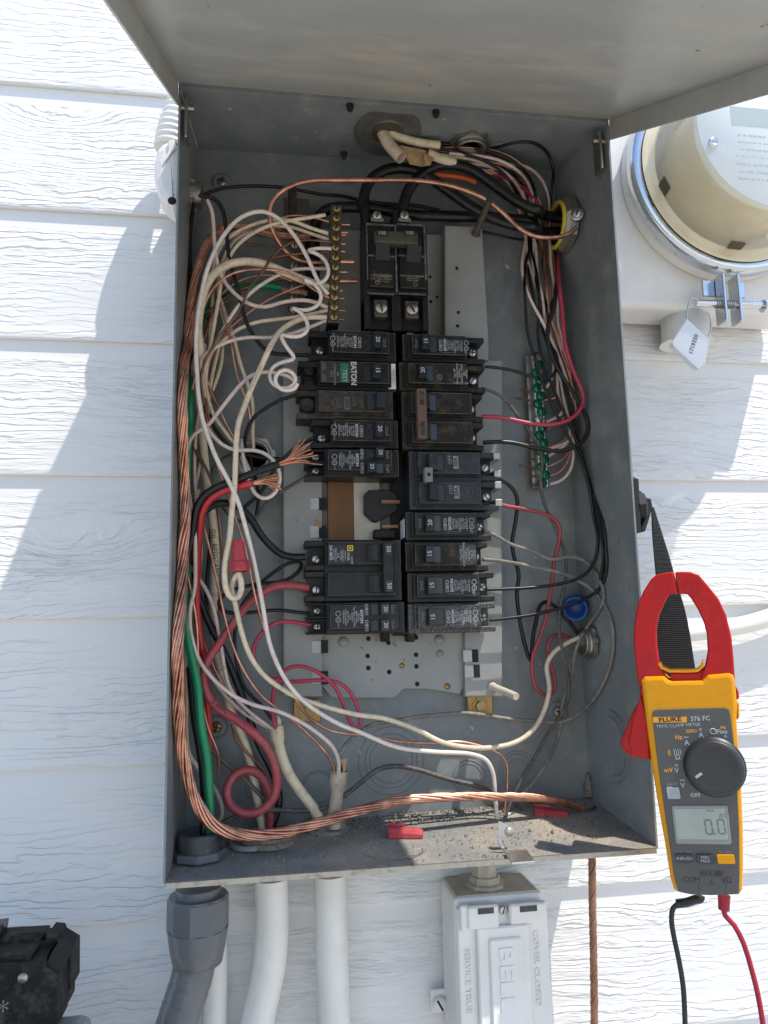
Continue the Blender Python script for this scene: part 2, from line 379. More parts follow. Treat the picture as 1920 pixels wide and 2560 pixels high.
# ---------------------------------------------------------------- house wall of lapped boards
REVEAL = .1224; LAP0 = .1846
wall = thing('house_wall', (.2, .11, -1.35), 'white painted house wall of embossed wood grain lap siding', 'wall')
def board_mesh():
    b = MB(); x0, x1 = -1.1, 1.5
    # profile in (y, z): lower lip, face leaning back to the top, back
    pr = [(.1065, .0), (.1022, .0006), (.0996, .0), (.0980, .0002), (.0972, .0016), (.0968, .0050), (.0972, .0095), (.1008, .108), (.1018, .1195), (.1018, .128), (.1065, .128)]
    n = len(pr); v = [(x, y, z) for x in (x0, x1) for y, z in pr]
    f = [(i, (i + 1) % n, n + (i + 1) % n, n + i) for i in range(n)]
    b.add(v, f, False); b.add(v[:n], [tuple(range(n - 1, -1, -1))]); b.add(v[n:], [tuple(range(n))]); return b
bd = None
for k in range(-13, 10):
    zb = LAP0 + REVEAL * k
    if bd is None:
        bb = board_mesh(); me = bpy.data.meshes.new('siding_board'); me.from_pydata(bb.V, [], bb.F); me.materials.append(M['siding']); me.update(); bd = me
    o = bpy.data.objects.new('siding_board', bd); col.objects.link(o); o.parent = wall
    o.location = Vector((0, 0, zb)) - ORG[wall.name]
MB().box(-1.1, 1.5, .107, .25, -1.35, 1.4).build('wall_sheathing', 'wood_wall', wall)

# ================================================================ electrical panel box
W, H, D = .368, .609, .0915
FL = [Vector((0, 0, 0)), Vector((W, 0, 0)), Vector((W, 0, H)), Vector((0, 0, H))]                 # front rectangle
BL = [Vector((.0042, D, .0075)), Vector((.3552, D, .0180)), Vector((.3550, D, .6232)), Vector((.0054, D, .6176))]
panel = thing('electrical_panel', (W / 2, D / 2, 0), 'open grey steel electrical panel box with raised lid on white siding', 'electrical panel')
def sheet(a, b, c, d, nrm, t=.0015):
    n = Vector(nrm).normalized() * t
    return MB().hexa([a, b, c, d], [a + n, b + n, c + n, d + n])
e = .0003
sheet(BL[0] - X_ * .002 - Z_ * .002, BL[1] + X_ * .002 - Z_ * .002, BL[2] + X_ * .002 + Z_ * .002, BL[3] - X_ * .002 + Z_ * .002, Y_).build('back_panel', 'panel_grey', panel)
sheet(FL[0] - Z_ * .0012, BL[0] - Z_ * .0012 - Y_ * e, BL[3] + Z_ * .0012 - Y_ * e, FL[3] + Z_ * .0052, -X_).build('side_wall', 'panel_grey', panel)
sheet(FL[1] - Z_ * .0012, BL[1] - Z_ * .0012 - Y_ * e, BL[2] + Z_ * .0012 - Y_ * e, FL[2] + Z_ * .0052, X_).build('side_wall', 'panel_grey', panel)
sheet(FL[3] + X_ * e, FL[2] - X_ * e, BL[2] - X_ * e - Y_ * e, BL[3] + X_ * e - Y_ * e, Z_).build('top_wall', 'panel_grey', panel)
FLOOR = sheet(FL[0] + X_ * e - Y_ * .0008, FL[1] - X_ * e - Y_ * .0008, BL[1] - X_ * e - Y_ * e, BL[0] + X_ * e - Y_ * e, -Z_).build('bottom_wall', 'dusty_floor', panel, 'dust covered bottom wall')
MB().box(.001, W - .001, -.0022, -.0009, -.0040, -.0002).build('front_lip', 'old_zinc', panel)
TOPN = (FL[2] - FL[3]).cross(BL[3] - FL[3]).normalized()
FLN = (FL[1] - FL[0]).cross(BL[0] - FL[0]).normalized()
LTN = (BL[0] - FL[0]).cross(Z_).normalized()
RTN = (BL[1] - FL[1]).cross(Z_).normalized()
def on_top(z, x, y, h=0.): return on(*px(z, x, y), FL[3] - Z_ * h, TOPN)
def on_floor(z, x, y, h=0.): return on(*px(z, x, y), FL[0] + Z_ * h, FLN)
def on_right(z, x, y, h=0.): return on(*px(z, x, y), FL[1] - X_ * h, RTN)
def on_back(z, x, y, h=0.): return zat(z, x, y, D - h)

# lid, hinged on the top front edge and hanging a little below level
LO = Vector((0, -.8827, -.4699)); LD = Vector((0, .4699, -.8827)); LL = .64
hx0, hx1 = -.0031, W + .0031; hp = Vector((0, -.001, H + .0045))
def lidp(x, l, d=0.): return Vector((x, 0, 0)) + hp + LO * l + LD * d
lid = MB().hexa([lidp(hx0, -.004), lidp(hx1, -.004), lidp(hx1, LL), lidp(hx0, LL)], [lidp(hx0, -.004, -.0014), lidp(hx1, -.004, -.0014), lidp(hx1, LL, -.0014), lidp(hx0, LL, -.0014)]).build('lid', 'lid_grey', panel, 'raised lid seen from below, dusty grey')
for x0, x1 in ((hx0, hx0 + .0014), (hx1 - .0014, hx1)):
    MB().hexa([lidp(x0, .0, .0002), lidp(x1, .0, .0002), lidp(x1, LL, .0002), lidp(x0, LL, .0002)], [lidp(x0, .004, .0170), lidp(x1, .004, .0170), lidp(x1, LL, .0170), lidp(x0, LL, .0170)]).build('flange', 'lid_grey', lid)
MB().hexa([lidp(hx0 + .0016, LL - .0014, .0002), lidp(hx1 - .0016, LL - .0014, .0002), lidp(hx1 - .0016, LL, .0002), lidp(hx0 + .0016, LL, .0002)], [lidp(hx0 + .0016, LL - .0014, .018), lidp(hx1 - .0016, LL - .0014, .018), lidp(hx1 - .0016, LL, .018), lidp(hx0 + .0016, LL, .018)]).build('flange', 'lid_grey', lid)
MB().box(.0005, W - .0005, -.0030, .0035, H + .0003, H + .0044).build('hinge_strip', 'panel_grey', panel)
# hinge tabs at the two top corners
for sx, x in ((1, W - .006), (-1, .0045)):
    t = MB(); t.box(x - .0012, x + .0012, .002, .016, H - .040, H - .004, .0006); t.tube([(x - .006, .006, H - .012), (x + .006, .006, H - .012)], .0028, 8)
    t.build('hinge', 'old_zinc', panel)

# knockout rings pressed into the sheet
def knock(c, ax, radii, name='knockout'):
    b = MB()
    for r in radii: b.ring(Vector(c), ax, r, .00045, 40, 5)
    return b.build(name, 'knock', panel)
for z, x, y, rr in (('R', 170, 440, (175, 140, 115)), ('R', 595, 530, (88, 70)), ('R', 860, 495, (105, 88, 62)), ('O', 1075, 540, (112, 100)), ('O', 640, 540, (80,))):
    c = on_back(z, x, y); s_ = ZN[z][2] * (D - CAM.y) / F_PX
    knock(c, Y_, [r * s_ for r in rr])
knock(on_right('R', 1370, 360), X_, (.030, .024)); knock(on_floor('P', 700, 30), Z_, (.028,))
# screws that hold the box to the wall
def screw_head(c, ax, r, m, parent, name='screw', slots=2, h=.0022, rot=.5):
    b = MB(); ax = Vector(ax).normalized(); b.lathe([(r, 0), (r, h * .5), (r * .8, h), (0, h)], c, ax, 16, True, 0)
    o = b.build(name, m, parent); u = ax.orthogonal().normalized(); w = ax.cross(u); q = MB()
    for k in range(slots):
        a = rot + k * math.pi / 2; d = u * math.cos(a) + w * math.sin(a); s2 = ax.cross(d); c0 = Vector(c) + ax * (h + .0001)
        p = [c0 + d * (r * .75) + s2 * (r * .13), c0 - d * (r * .75) + s2 * (r * .13), c0 - d * (r * .75) - s2 * (r * .13), c0 + d * (r * .75) - s2 * (r * .13)]
        q.prism(p, ax * (.00015 + .00005 * k))
    q.build('slot', 'hole', o); return o
for z, x, y, m in (('T', 515, 190, 'old_zinc'), ('N', 375, 1465, 'brass'), ('H', 768, 1780, 'old_zinc')):
    c = on_back(z, x, y); MB().lathe([(.0095, 0), (.0095, .0008), (.007, .0012)], c, TOWARD, 24).build('washer', 'panel_grey', panel)
    screw_head(c + TOWARD * .0013, TOWARD, .0046, m, panel)
for z, x, y in (('M', 615, 50), ('M', 0, 330), ('M', 40, 8)):
    p = on_top(z, x, y, .0005); MB().lathe([(.0033, 0), (.0028, .004), (.0012, .006), (0, .006)], p, -Z_, 12).build('bolt_tip', 'black_dusty', panel)
# fender washer round the top entry and the pipe thread inside it
c = on_top('M', 293, 182, .0004)
b = MB(); b.lathe([(.0140, 0), (.0300, 0), (.0300, .0012), (.0290, .0016), (.0145, .0016), (.0140, .0012), (.0140, 0)], c, -Z_, 48, False, 0, 1., False)
b.V = [(x, c.y + (y - c.y) * 1.22, z + (y - c.y) * .22 * .12) for x, y, z in b.V]; b.build('fender_washer', 'washer_grey', panel)
b = MB(); b.lathe([(.0136, 0), (.0136, -.004), (.0125, -.006), (.0136, -.008), (.0125, -.010), (.0136, -.012), (.0125, -.014), (.0130, -.03), (0, -.03)], c + Z_ * -.001, -Z_, 32); b.build('pipe_thread', 'brass_dark', panel)
def locknut(c, ax, r, name='locknut', m='old_zinc', hole=True, teeth=8, h=.004):
    b = MB(); ax = Vector(ax).normalized(); u = ax.orthogonal().normalized(); w = ax.cross(u); c = Vector(c); n = teeth * 6; pr = []
    for k in range(n):
        a = 2 * math.pi * k / n; q = r * (1. if (k % 6) in (0, 1, 2) else .90); pr.append((a, q))
    V = []
    for hh in (0, h):
        for a, q in pr: V.append(c + ax * hh + (u * math.cos(a) + w * math.sin(a)) * q)
    for a, q in pr: V.append(c + ax * h + (u * math.cos(a) + w * math.sin(a)) * (r * .76))
    f = [(i, (i + 1) % n, n + (i + 1) % n, n + i) for i in range(n)] + [(n + i, n + (i + 1) % n, 2 * n + (i + 1) % n, 2 * n + i) for i in range(n)]
    b.add(V, f)
    o = b.build(name, m, panel)
    t = MB(); R = r * .76; t.lathe([(R, 0), (R, h + .001), (R * .94, h + .0018), (R, h + .0026), (R * .94, h + .0034), (R, h + .0042), (R * .95, h + .005), (R * .82, h + .005), (R * .80, 0), (R * .3, 0)], c, ax, 32); t.build('bushing', m, o)
    return o
locknut(on_top('M', 845, 250, 0), -Z_, .0185)
lc = on(*px('T', 262, 290), FL[0], LTN); locknut(lc, X_, .0150, m='old_zinc')
locknut(on_back('L', 900, 1170, 0), TOWARD, .0185, m='old_zinc')
locknut(on_right('H', 1060, 1160, 0), -X_, .0165, m='old_zinc')
MB().lathe([(.019, 0), (.019, .0035), (.0165, .0035), (.0165, 0)], on_floor('P', 60, 20), Z_, 24).build('bushing_ring', 'panel_grey', panel)

# interior mounting frame: two raised channels, the low plate between, the tall cover column
frame = MB()
def rect(z0, xa, ya, xb, yb, Y):
    a = at(xa, yb, Y); b2 = at(xb, ya, Y); return a.x, b2.x, a.z, b2.z
YP = .0805; YC = .0745
def chan(xa, xb, ya, yb, name):
    p = [at(xa, yb, YC), at(xb, yb, YC), at(xb, ya, YC), at(xa, ya, YC)]
    return MB().prism(p, Y_ * (.0895 - YC), bevel=.0012).build(name, 'plate_grey', panel)
chanL = chan(708, 806, 880, 1742, 'rail'); chanR = chan(1162, 1256, 900, 1742, 'rail')
pl = [at(*q, YP) for q in ((800, 570), (1166, 590), (1166, 1700), (1150, 1735), (1070, 1722), (1035, 1722), (1010, 1722), (985, 1745), (830, 1745), (800, 1710))]
plate = MB().prism(pl, Y_ * .0018, bevel=.0006).build('mounting_plate', 'plate_grey', panel)
cp = [at(*q, .066) for q in ((1112, 562), (1206, 566), (1222, 850), (1222, 900), (1112, 900))]
MB().prism(cp, Y_ * .0142, bevel=.0015).build('cover_column', 'plate_grey', panel)
hs = MB()
for z, x, y, r, Y in (('M', 755, 1100, 4.6, .066), ('M', 765, 1395, 4.6, .066), ('M', 760, 1485, 4.8, .066), ('M', 577, 1157, 4.3, YP), ('M', 622, 1292, 4.3, YP), ('M', 580, 1322, 4.8, YP),
                   ('S', 921, 1597, 6, YP), ('S', 971, 1607, 6, YP), ('S', 1040, 1594, 6, YP), ('S', 919, 1640, 6, YP), ('S', 1040, 1637, 6, YP), ('S', 921, 1670, 6, YP), ('S', 973, 1680, 6.2, YP), ('S', 1041, 1666, 6, YP), ('S', 1043, 1710, 6, YP), ('S', 1005, 1664, 7.2, YP), ('S', 1118, 1716, 8.5, YP)):
    p = zat(z, x, y, Y); hs = MB().lathe([(r * .00033, 0), (r * .00033, .0004), (0, .0004)], p, TOWARD, 14); hs.build('hole', 'hole' if r < 7 else 'zinc_yellow', plate)
for x, y, r in ((858, 1605, 14), (1098, 1600, 14), (1099, 1634, 9)):
    p = at(x, y, YP); MB().lathe([(r * .00033, 0), (r * .00031, .0012), (r * .0002, .0022), (0, .0026)], p, TOWARD, 20).build('boss', 'plate_grey', plate)
for x, y in ((790, 1260), (790, 1330), (795, 1617), (795, 1695), (1172, 1640), (1176, 1678)):
    p = at(x, y, YC); MB().box(p.x + .0020, p.x + .0085, YC - .0003, YC - .0001, p.z - .0055, p.z + .0055).build('slot', 'hole', chanL)
    t = MB(); t.hexa([p + Vector((-.0050, -.0002, -.005)), p + Vector((.0022, -.0024, -.005)), p + Vector((.0022, -.0024, .005)), p + Vector((-.0050, -.0002, .005))], [p + Vector((-.0045, .0010, -.005)), p + Vector((.0026, -.0012, -.005)), p + Vector((.0026, -.0012, .005)), p + Vector((-.0045, .0010, .005))]); t.build('tab', 'tab_grey', chanL)
for x, y in ((768, 1778), (1200, 1762)):
    p = at(x, y, .084); MB().box(p.x - .0115, p.x + .0115, .0835, .0855, p.z - .009, p.z + .0095, .0006).build('foot_bracket', 'zinc_yellow', panel)
    MB().lathe([(.0075, 0), (.0075, .001), (.005, .0012), (.005, .0045), (0, .0048)], Vector((p.x, .0834, p.z - .001)), TOWARD, 6, False).build('bolt', 'brass', panel)
# support posts that carried the cover
def post(z, x0, y0, d0, x1, y1, d1, m='brass_dark', r=.0032):
    a = zat(z, x0, y0, d0); b_ = zat(z, x1, y1, d1); t = MB().tube([a, a + (b_ - a) * .12, b_], [r * 1.35, r, r], 14); t.build('cover_post', m, panel)
post('M', 880, 870, .066, 975, 640, .030); post('H', 180, 1555, YC, 395, 1645, .045, 'painted_tan')
b = zat('T', 1095, 560, .08); MB().box(b.x - .008, b.x + .016, .078, .0805, b.z - .003, b.z + .028).build('bracket', 'brass_dark', panel)
a = zat('T', 1100, 215, .055); MB().box(a.x - .0042, a.x + .0035, .055, .057, zat('T', 1095, 500, .055).z, a.z, .0004).build('tongue', 'black_dusty', panel)
# copper bus bars between the two rows
r0 = at(821, 1450, .071); r1 = at(883, 1140, .071); MB().box(r0.x, r1.x, .071, .0785, r0.z, r1.z, .0006).build('bus_bar', 'bus_brown', panel, 'brown tarnished bus bar')
r0 = at(883, 1450, .072); r1 = at(948, 1140, .072); MB().box(r0.x + .0003, r1.x, .072, .0785, r0.z, r1.z, .0006).build('bus_bar', 'bus_cream', panel, 'dull silver bus bar')
pp = [zat('C', *q, .064) for q in ((1095, 190), (1150, 130), (1420, 130), (1520, 200), (1520, 400), (1260, 540), (1200, 530), (1095, 430))]
MB().prism(pp, Y_ * .012, bevel=.0006).build('bus_support', 'void', panel)
p = zat('C', 1430, 285, .062); MB().box(p.x - .008, p.x + .008, .0605, .0636, p.z - .0015, p.z + .0015).build('stab', 'copper_dark', panel)
p = zat('C', 1350, 700, .064); MB().box(p.x - .009, p.x + .010, .064, .075, p.z - .004, p.z + .004, .001).build('bus_support', 'void', panel)
p = zat('C', 1415, 650, .062); MB().box(p.x - .006, p.x + .008, .0615, .0640, p.z + .002, p.z + .0045).build('stab', 'copper_dark', panel)
# dark gutter between the rows where the stabs sit
r0 = at(985, 1590, .0735); r1 = at(1022, 840, .0735); MB().box(r0.x, r1.x, .0735, .0795, r0.z, r1.z).build('bus_support', 'void', panel)
for x in (967, 1030): 
    p = at(x, 1592, .06); MB().box(p.x - .003, p.x + .0035, .066, .079, p.z - .0045, p.z + .003, .0005).build('hook', 'black_dusty', panel)
# drips of dirt along the back of the floor

# ================================================================ breakers
LR, LU = -Z_, X_        # left row: lettering reads downwards
RR, RU = Z_, -X_        # right row: lettering reads upwards
SPEC = 'Type {0}\nType C{1}\n120/240V~\nCu/Al 8kcmil\nHACR Type\n1 Pole  J-669\nCTL10 - T\nLR43556 Dist.'
def breaker(rc, side, label, m='black_plastic', poles=1, amps='20', style='eaton', open_ends=False, term=.016, face=.0385, hm='toggle', Y=.045, shift=0.):
    x0, y0, x1, y1 = rc; ym = (y0 + y1) / 2; xm = (x0 + x1) / 2
    Xa = at(x0, ym, Y).x; Xb = at(x1, ym, Y).x; Zt = at(xm, y0, Y).z - .0002; Zb = at(xm, y1, Y).z + .0002
    L = Xb - Xa; r, u = (LR, LU) if side == 'L' else (RR, RU)
    def X(v): return Xa + v if side == 'L' else Xb - v
    t = thing('circuit_breaker', ((Xa + Xb) / 2, .078, Zb), label, 'circuit breaker', 'circuit breakers in the panel')
    ph = (Zt - Zb) / poles; b = MB(); back = .0738
    b.box(X(term), X(L), Y, back, Zb, Zt, .0007)
    nT = 2 if style == 'tandem' else 1
    for k in range(poles):
        za = Zb + ph * k; zb = za + ph; q = ph / nT
        for j in range(nT):
            zc = za + q * j; ck = q * (.20 if nT == 1 else .15)
            b.box(X(.0), X(term + .001), Y + .0015, back - .001, zc + .0003, zc + ck, .0006)
            b.box(X(.0), X(term + .001), Y + .0015, back - .001, zc + q - ck, zc + q - .0003, .0006)
            b.box(X(.003), X(term + .0008), Y + .013, back - .002, zc + ck - .0004, zc + q - ck + .0004)
    body = b.build('body', m, t)
    for k in range(poles):
        za = Zb + ph * k; zb = za + ph; zm = (za + zb) / 2
        f = MB(); fz0, fz1 = za + ph * .175, zb - ph * .085
        f.box(X(term + .0025), X(L - .0070), face, Y + .0006, fz0, fz1, .0011, seg=2)
        f.box(X(term + .0010), X(L - .0045), Y - .0022, Y + .0006, fz0 - .0014, fz1 + .0010, .0005)
        fp = f.build('face_plate', m, t)
        wl_ = MB(); xa_, xb_ = sorted((X(term + .0030), X(L - .0075)))      # edge highlight and wear, painted as thin pale strips
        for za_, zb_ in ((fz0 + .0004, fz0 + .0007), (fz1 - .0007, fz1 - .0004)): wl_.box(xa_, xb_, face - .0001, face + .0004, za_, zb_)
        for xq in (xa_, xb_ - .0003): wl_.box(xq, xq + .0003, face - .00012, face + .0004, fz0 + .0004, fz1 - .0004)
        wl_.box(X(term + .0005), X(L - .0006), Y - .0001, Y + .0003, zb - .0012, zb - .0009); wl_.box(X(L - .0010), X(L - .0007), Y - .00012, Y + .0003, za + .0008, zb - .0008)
        wl_.build('pale_edge', 'pale_edge', fp)
        q = ph / nT
        for j in range(nT):
            cz = (fz0 + fz1) / 2 if nT == 1 else za + q * (j + .5) + .0003
            hz = (.0068 if nT == 1 else .0043) * ph / .0254
            # slot and rocker
            ua, ub = L - .0297, L - .0142
            if style == 'ge': ua, ub = L - .0265, L - .0085
            if style == 'hom': ua, ub = L - .0320, L - .0190
            flip = (style == 'tandem' and j == 0 and amps == '20x')
            MB().box(X(ua), X(ub), face - .0002, face + .003, cz - hz - .0003, cz + hz + .0003).build('toggle_slot', 'hole', fp)
            um = ub - .0075 if not flip else ua + .0075
            h0 = [(ub - .0002, 0.), (ub - .0002, .0062), (ub - .0008, .0072), (ub - .0075, .0078), (ub - .0092, .0010), (ub - .0145, -.0001)] if not flip else [(ua + .0002, 0.), (ua + .0002, .0062), (ua + .0008, .0072), (ua + .0075, .0078), (ua + .0092, .0010), (ua + .0145, -.0001)]
            if style == 'hom': h0 = [(ub - .0002, 0), (ub - .0002, .002), (ub - .006, .0035), (ub - .0098, .0008), (ub - .0098, 0)]
            pts = [Vector((X(v), face - .0003 - w, cz - hz)) for v, w in h0]
            hd = MB().prism(pts, Z_ * (2 * hz), bevel=.0003).build('toggle', hm, fp)
            if amps and style not in ('hom', 'siemens2', 'ge', 'ge2'):
                text(amps.replace('x', ''), (X(um + .0036 if not flip else ua + .0042), face - .0003 - .0079, cz), r, u, .0052 if nT == 1 else .0046, 'print_white', hd, 'number_print', off=.01)
            if style in ('eaton', 'tandem'):
                text('On/I', (X(L - .0112), face - .0002, cz), r, u, .0043 if nT == 1 else .0039, 'print_grey', fp, 'printed_text')
                text('Off/O', (X(ua - .0032), face - .0002, cz - (.0005 if nT == 1 else 0)), r, u, .0043 if nT == 1 else .0039, 'print_white', fp, 'printed_text')
            # terminal screw
            sc = Vector((X(.0098), Y + .0085, za + q * (j + .5) - (.0028 if nT == 1 and side == 'L' else 0)))
            if style not in ('ge',):
                screw_head(sc, TOWARD, .0040 if nT == 1 else .0036, 'zinc', t, 'terminal_screw', 2 if style in ('eaton', 'tandem') else 1, .0026, random.uniform(0, 1.5))
        if style in ('eaton', 'tandem'):
            fx = L - .0368
            text('EATON', (X(fx), face - .0002, zm + .0012), r, u, .0034, 'print_white', fp, 'printed_text', off=.03, spacing=.92)
            sp = SPEC.format('BR1' + amps.replace('x', ''), '1' + amps.replace('x', '')) if style == 'eaton' else 'BR2020\nBRDP L2020\nType BRD, A & SMPL\n120/240V~\nCu/Al\nHACR Type\n2 Pole Unit J-669\nLR43556 Dist.'
            text(sp, (X(fx - .0086), face - .0002, zm + .0010), r, u, .0019, 'print_white', fp, 'fine_print', line=.92)
            for dz in (.0028, -.0022):
                MB().ring((X(fx - .0190), face - .0001, zm + (dz if side == 'R' else dz) + .001), Y_, .0020, .00022, 20, 4).build('listing_mark', 'print_white', fp)
            text('UL', (X(fx - .0190), face - .0002, zm - .0012), r, u, .0022, 'print_white', fp, 'fine_print')
            text('LISTED', (X(fx - .0190), face - .0002, zm - .0058), r, u, .0012, 'print_white', fp, 'fine_print')
            g_ = MB(); zo = zb - ph * .20 if side == 'L' else za + ph * .27; s_ = -1 if side == 'L' else 1
            P = [(X(term + .004), zo), (X(fx - .018), zo), (X(fx - .0175), zo + s_ * .003), (X(fx - .009), zo + s_ * .003), (X(fx - .0085), zo), (X(fx + .003), zo)]
            if nT == 1:
                for (ax, az), (bx, bz) in zip(P, P[1:]):
                    g_.box(min(ax, bx) - .00008, max(ax, bx) + .00008, face - .00012, face + .0002, min(az, bz) - .00008, max(az, bz) + .00008)
                g_.build('moulded_line', 'print_grey', fp)
    return t, X, L, Zb, Zt, body

# ---- left row
breaker((773, 827, 990, 903), 'L', 'black single pole 20 amp breaker at the top of the row below neutral bar', amps='20')
t, X, L, Zb, Zt, body = breaker((745, 903, 990, 977), 'L', 'black 15 amp breaker with green test button label and white side sticker', amps='15', style='afci')
zm = (Zb + Zt) / 2; f_ = .0385 - .0002
lab = MB().box(X(.0185), X(.0500), f_ - .0001, f_ + .0001, Zb + .0052, Zt - .0035).build('label', 'black_print', t)
gl = MB().box(X(.0355), X(.0425), f_ - .0004, f_ - .0002, Zb + .0048, Zt - .0042).build('test_button', 'green_label', t)
text('TEST', (X(.0390), f_ - .0006, zm - .0022), LR, LU, .0052, 'print_white', t)
text('EATON', (X(.0466), f_ - .0006, zm), LR, LU, .0066, 'print_white', t, off=.03, spacing=.9)
text('BR\nCOMBINATION\nAFCI', (X(.0305), f_ - .0006, zm - .001), LR, LU, .0027, 'print_grey', t)
text('LOAD\nNEUTRAL', (X(.0215), f_ - .0006, zm + .0055), LR, LU, .0019, 'print_grey', t); text('LOAD\nPOWER', (X(.0215), f_ - .0006, zm - .0045), LR, LU, .0019, 'print_grey', t)
st = MB().box(X(L - .0068), X(L - .0004), .0448 - .0004, .0448, Zb + .0022, Zt - .0010).build('sticker', 'sticker', t)
text('LISTED  120V~\nE-FILE SPECIFIED AFCI\nTO BE USED IN\nTYPE BR PANEL\nCu/Al 60/75C WIRE', (X(L - .0036), .0442, zm), LR, LU, .0016, 'black_print', t, 'fine_print')
for dz in (.0052, -.0060): MB().lathe([(.0048, 0), (.0044, .001), (0, .001)], (X(.0095), .0478, zm + dz), TOWARD, 18).build('terminal_port', 'hole', t)
t, X, L, Zb, Zt, body = breaker((742, 976, 983, 1048), 'L', 'brownish weathered 20A breaker with broken terminal end', m='black_brown', style='ge', amps='20', hm='black_blue', term=.0155)
zm = (Zb + Zt) / 2
MB().box(X(.0395), X(.0445), f_ - .0002, f_ - .0000, zm - .0062, zm + .0048).build('amp_plate', 'print_dim', t); text('20A', (X(.042), f_ - .0004, zm - .0006), LR, LU, .0052, 'black_print', t, off=.03)
text('OFF', (X(.0475), f_ - .0004, zm + .001), LR, LU, .0048, 'print_dim', t)
MB().ring((X(.0345), f_ - .0002, zm - .0005), Y_, .0042, .0003, 28, 4).build('emblem', 'print_dim', t); text('GE', (X(.0345), f_ - .0003, zm - .0005), LR, LU, .0048, 'print_dim', t)
kn = MB(); kn.lathe([(.0062, 0), (.0058, .0016), (.003, .001), (0, .0002)], (X(.0085), .0458, zm - .001), TOWARD, 11, False); kn.build('terminal_port', 'void', t)
breaker((778, 1048, 996, 1121), 'L', 'black single pole 20 amp breaker between the brownish breaker and a tandem breaker', amps='20')
breaker((762, 1122, 998, 1193), 'L', 'black tandem 20 amp breaker with one toggle flipped, above exposed bus bars', amps='20x', style='tandem')
t, X, L, Zb, Zt, body = breaker((762, 1349, 1004, 1504), 'L', 'black double pole 50 amp breaker with yellow square logo on its label', style='hom', poles=2, amps='50', hm='black_plastic')
ph = (Zt - Zb) / 2; zu = Zt - ph / 2
MB().box(X(L - .0175), X(L - .0085), .0315, .0392, Zb + .0062, Zt - .0040, .0008).build('handle_tie', 'black_plastic', t)
for z in (Zt - ph * .36, Zb + ph * .46):
    MB().box(X(L - .0160), X(L - .0100), .0308, .0317, z - .0050, z + .0050, .0003).build('number_plate', 'toggle', t); text('50', (X(L - .013), .0305, z), LR, LU, .0052, 'print_white', t, 'number_print', off=.01)
lab = MB().box(X(.0195), X(.0395), f_ - .0002, f_, zu - .0078, zu + .0078).build('label', 'black_print', t)
MB().box(X(.0345), X(.0392), f_ - .0005, f_ - .0003, zu + .0028, zu + .0074).build('logo', 'yellow_print', t)
MB().box(X(.0352), X(.0385), f_ - .0007, f_ - .0006, zu + .0035, zu + .0067).build('logo', 'black_print', t); MB().box(X(.0361), X(.0376), f_ - .0009, f_ - .0008, zu + .0044, zu + .0058).build('logo', 'yellow_print', t)
text('HOM', (X(.0380), f_ - .0005, zu - .0050), LR, LU, .0026, 'print_white', t); text('10 kA', (X(.0353), f_ - .0005, zu - .0015), LR, LU, .0028, 'print_white', t, off=.02)
text('120/240 V~\nCwp 14/1 Cu', (X(.0318), f_ - .0005, zu - .001), LR, LU, .0018, 'print_white', t, 'fine_print'); text('LISTED\nC.B.', (X(.0282), f_ - .0005, zu - .001), LR, LU, .0026, 'print_white', t, 'fine_print')
text('SERIES RATED\nFACE TYPE', (X(.0240), f_ - .0005, zu), LR, LU, .0018, 'print_white', t, 'fine_print'); text('DP-4075', (X(.0208), f_ - .0005, zu + .0014), LR, LU, .0034, 'print_white', t, off=.02)
breaker((765, 1505, 1012, 1586), 'L', 'black tandem 20 amp breaker below the 50 amp one, red wire on its lower screw', amps='20', style='tandem')
# ---- right row
breaker((1006, 838, 1212, 907), 'R', 'black single pole 15 amp breaker at the top of the row, beside the cover column', amps='15')
t, X, L, Zb, Zt, body = breaker((998, 908, 1214, 979), 'R', 'grimy black 20 amp breaker with white type label and plain face', amps='20', style='siemens', m='black_dusty')
zm = (Zb + Zt) / 2
text('Type QP\nInterrupting Rating\n10,000 A\n120/240V~ HACR\n40C\nLISTED', (X(.0245), f_ - .0004, zm + .0015), RR, RU, .0024, 'print_white', t, 'fine_print', line=.9); text('Cu/Al 60/75C WIRE', (X(.0245), f_ - .0004, zm - .0070), X_, Z_, .0017, 'print_white', t, 'fine_print')
MB().ring((X(.0435), f_ - .0001, zm - .002), Y_, .0022, .0003, 20, 4).build('listing_mark', 'print_grey', t); text('SA', (X(.0435), f_ - .0003, zm - .002), RR, RU, .0024, 'print_grey', t)
t, X, L, Zb, Zt, body = breaker((1005, 980, 1209, 1126), 'R', 'grimy black double pole breaker with brown handle tie bar', amps='30', style='siemens2', poles=2, m='black_dusty', term=.0095)
tb = MB().box(X(L - .0185), X(L - .0105), .0285, .0372, Zb + .0060, Zt - .0020, .0007).build('handle_tie', 'handle_brown', t)
ph = (Zt - Zb) / 2
for z in (Zt - ph * .42, Zb + ph * .57): MB().box(X(L - .0164), X(L - .0126), .0281, .0286, z - .0058, z + .0058, .0003).build('window', 'black_brown', t); text('30', (X(L - .0145), .0279, z), RR, RU, .0042, 'print_dim', t)
t, X, L, Zb, Zt, body = breaker((1023, 1128, 1246, 1276), 'R', 'slate black double pole 30A breaker with clear linked toggles', amps='30', style='ge2', poles=2, m='black_blue', hm='black_blue', term=.0150)
ph = (Zt - Zb) / 2
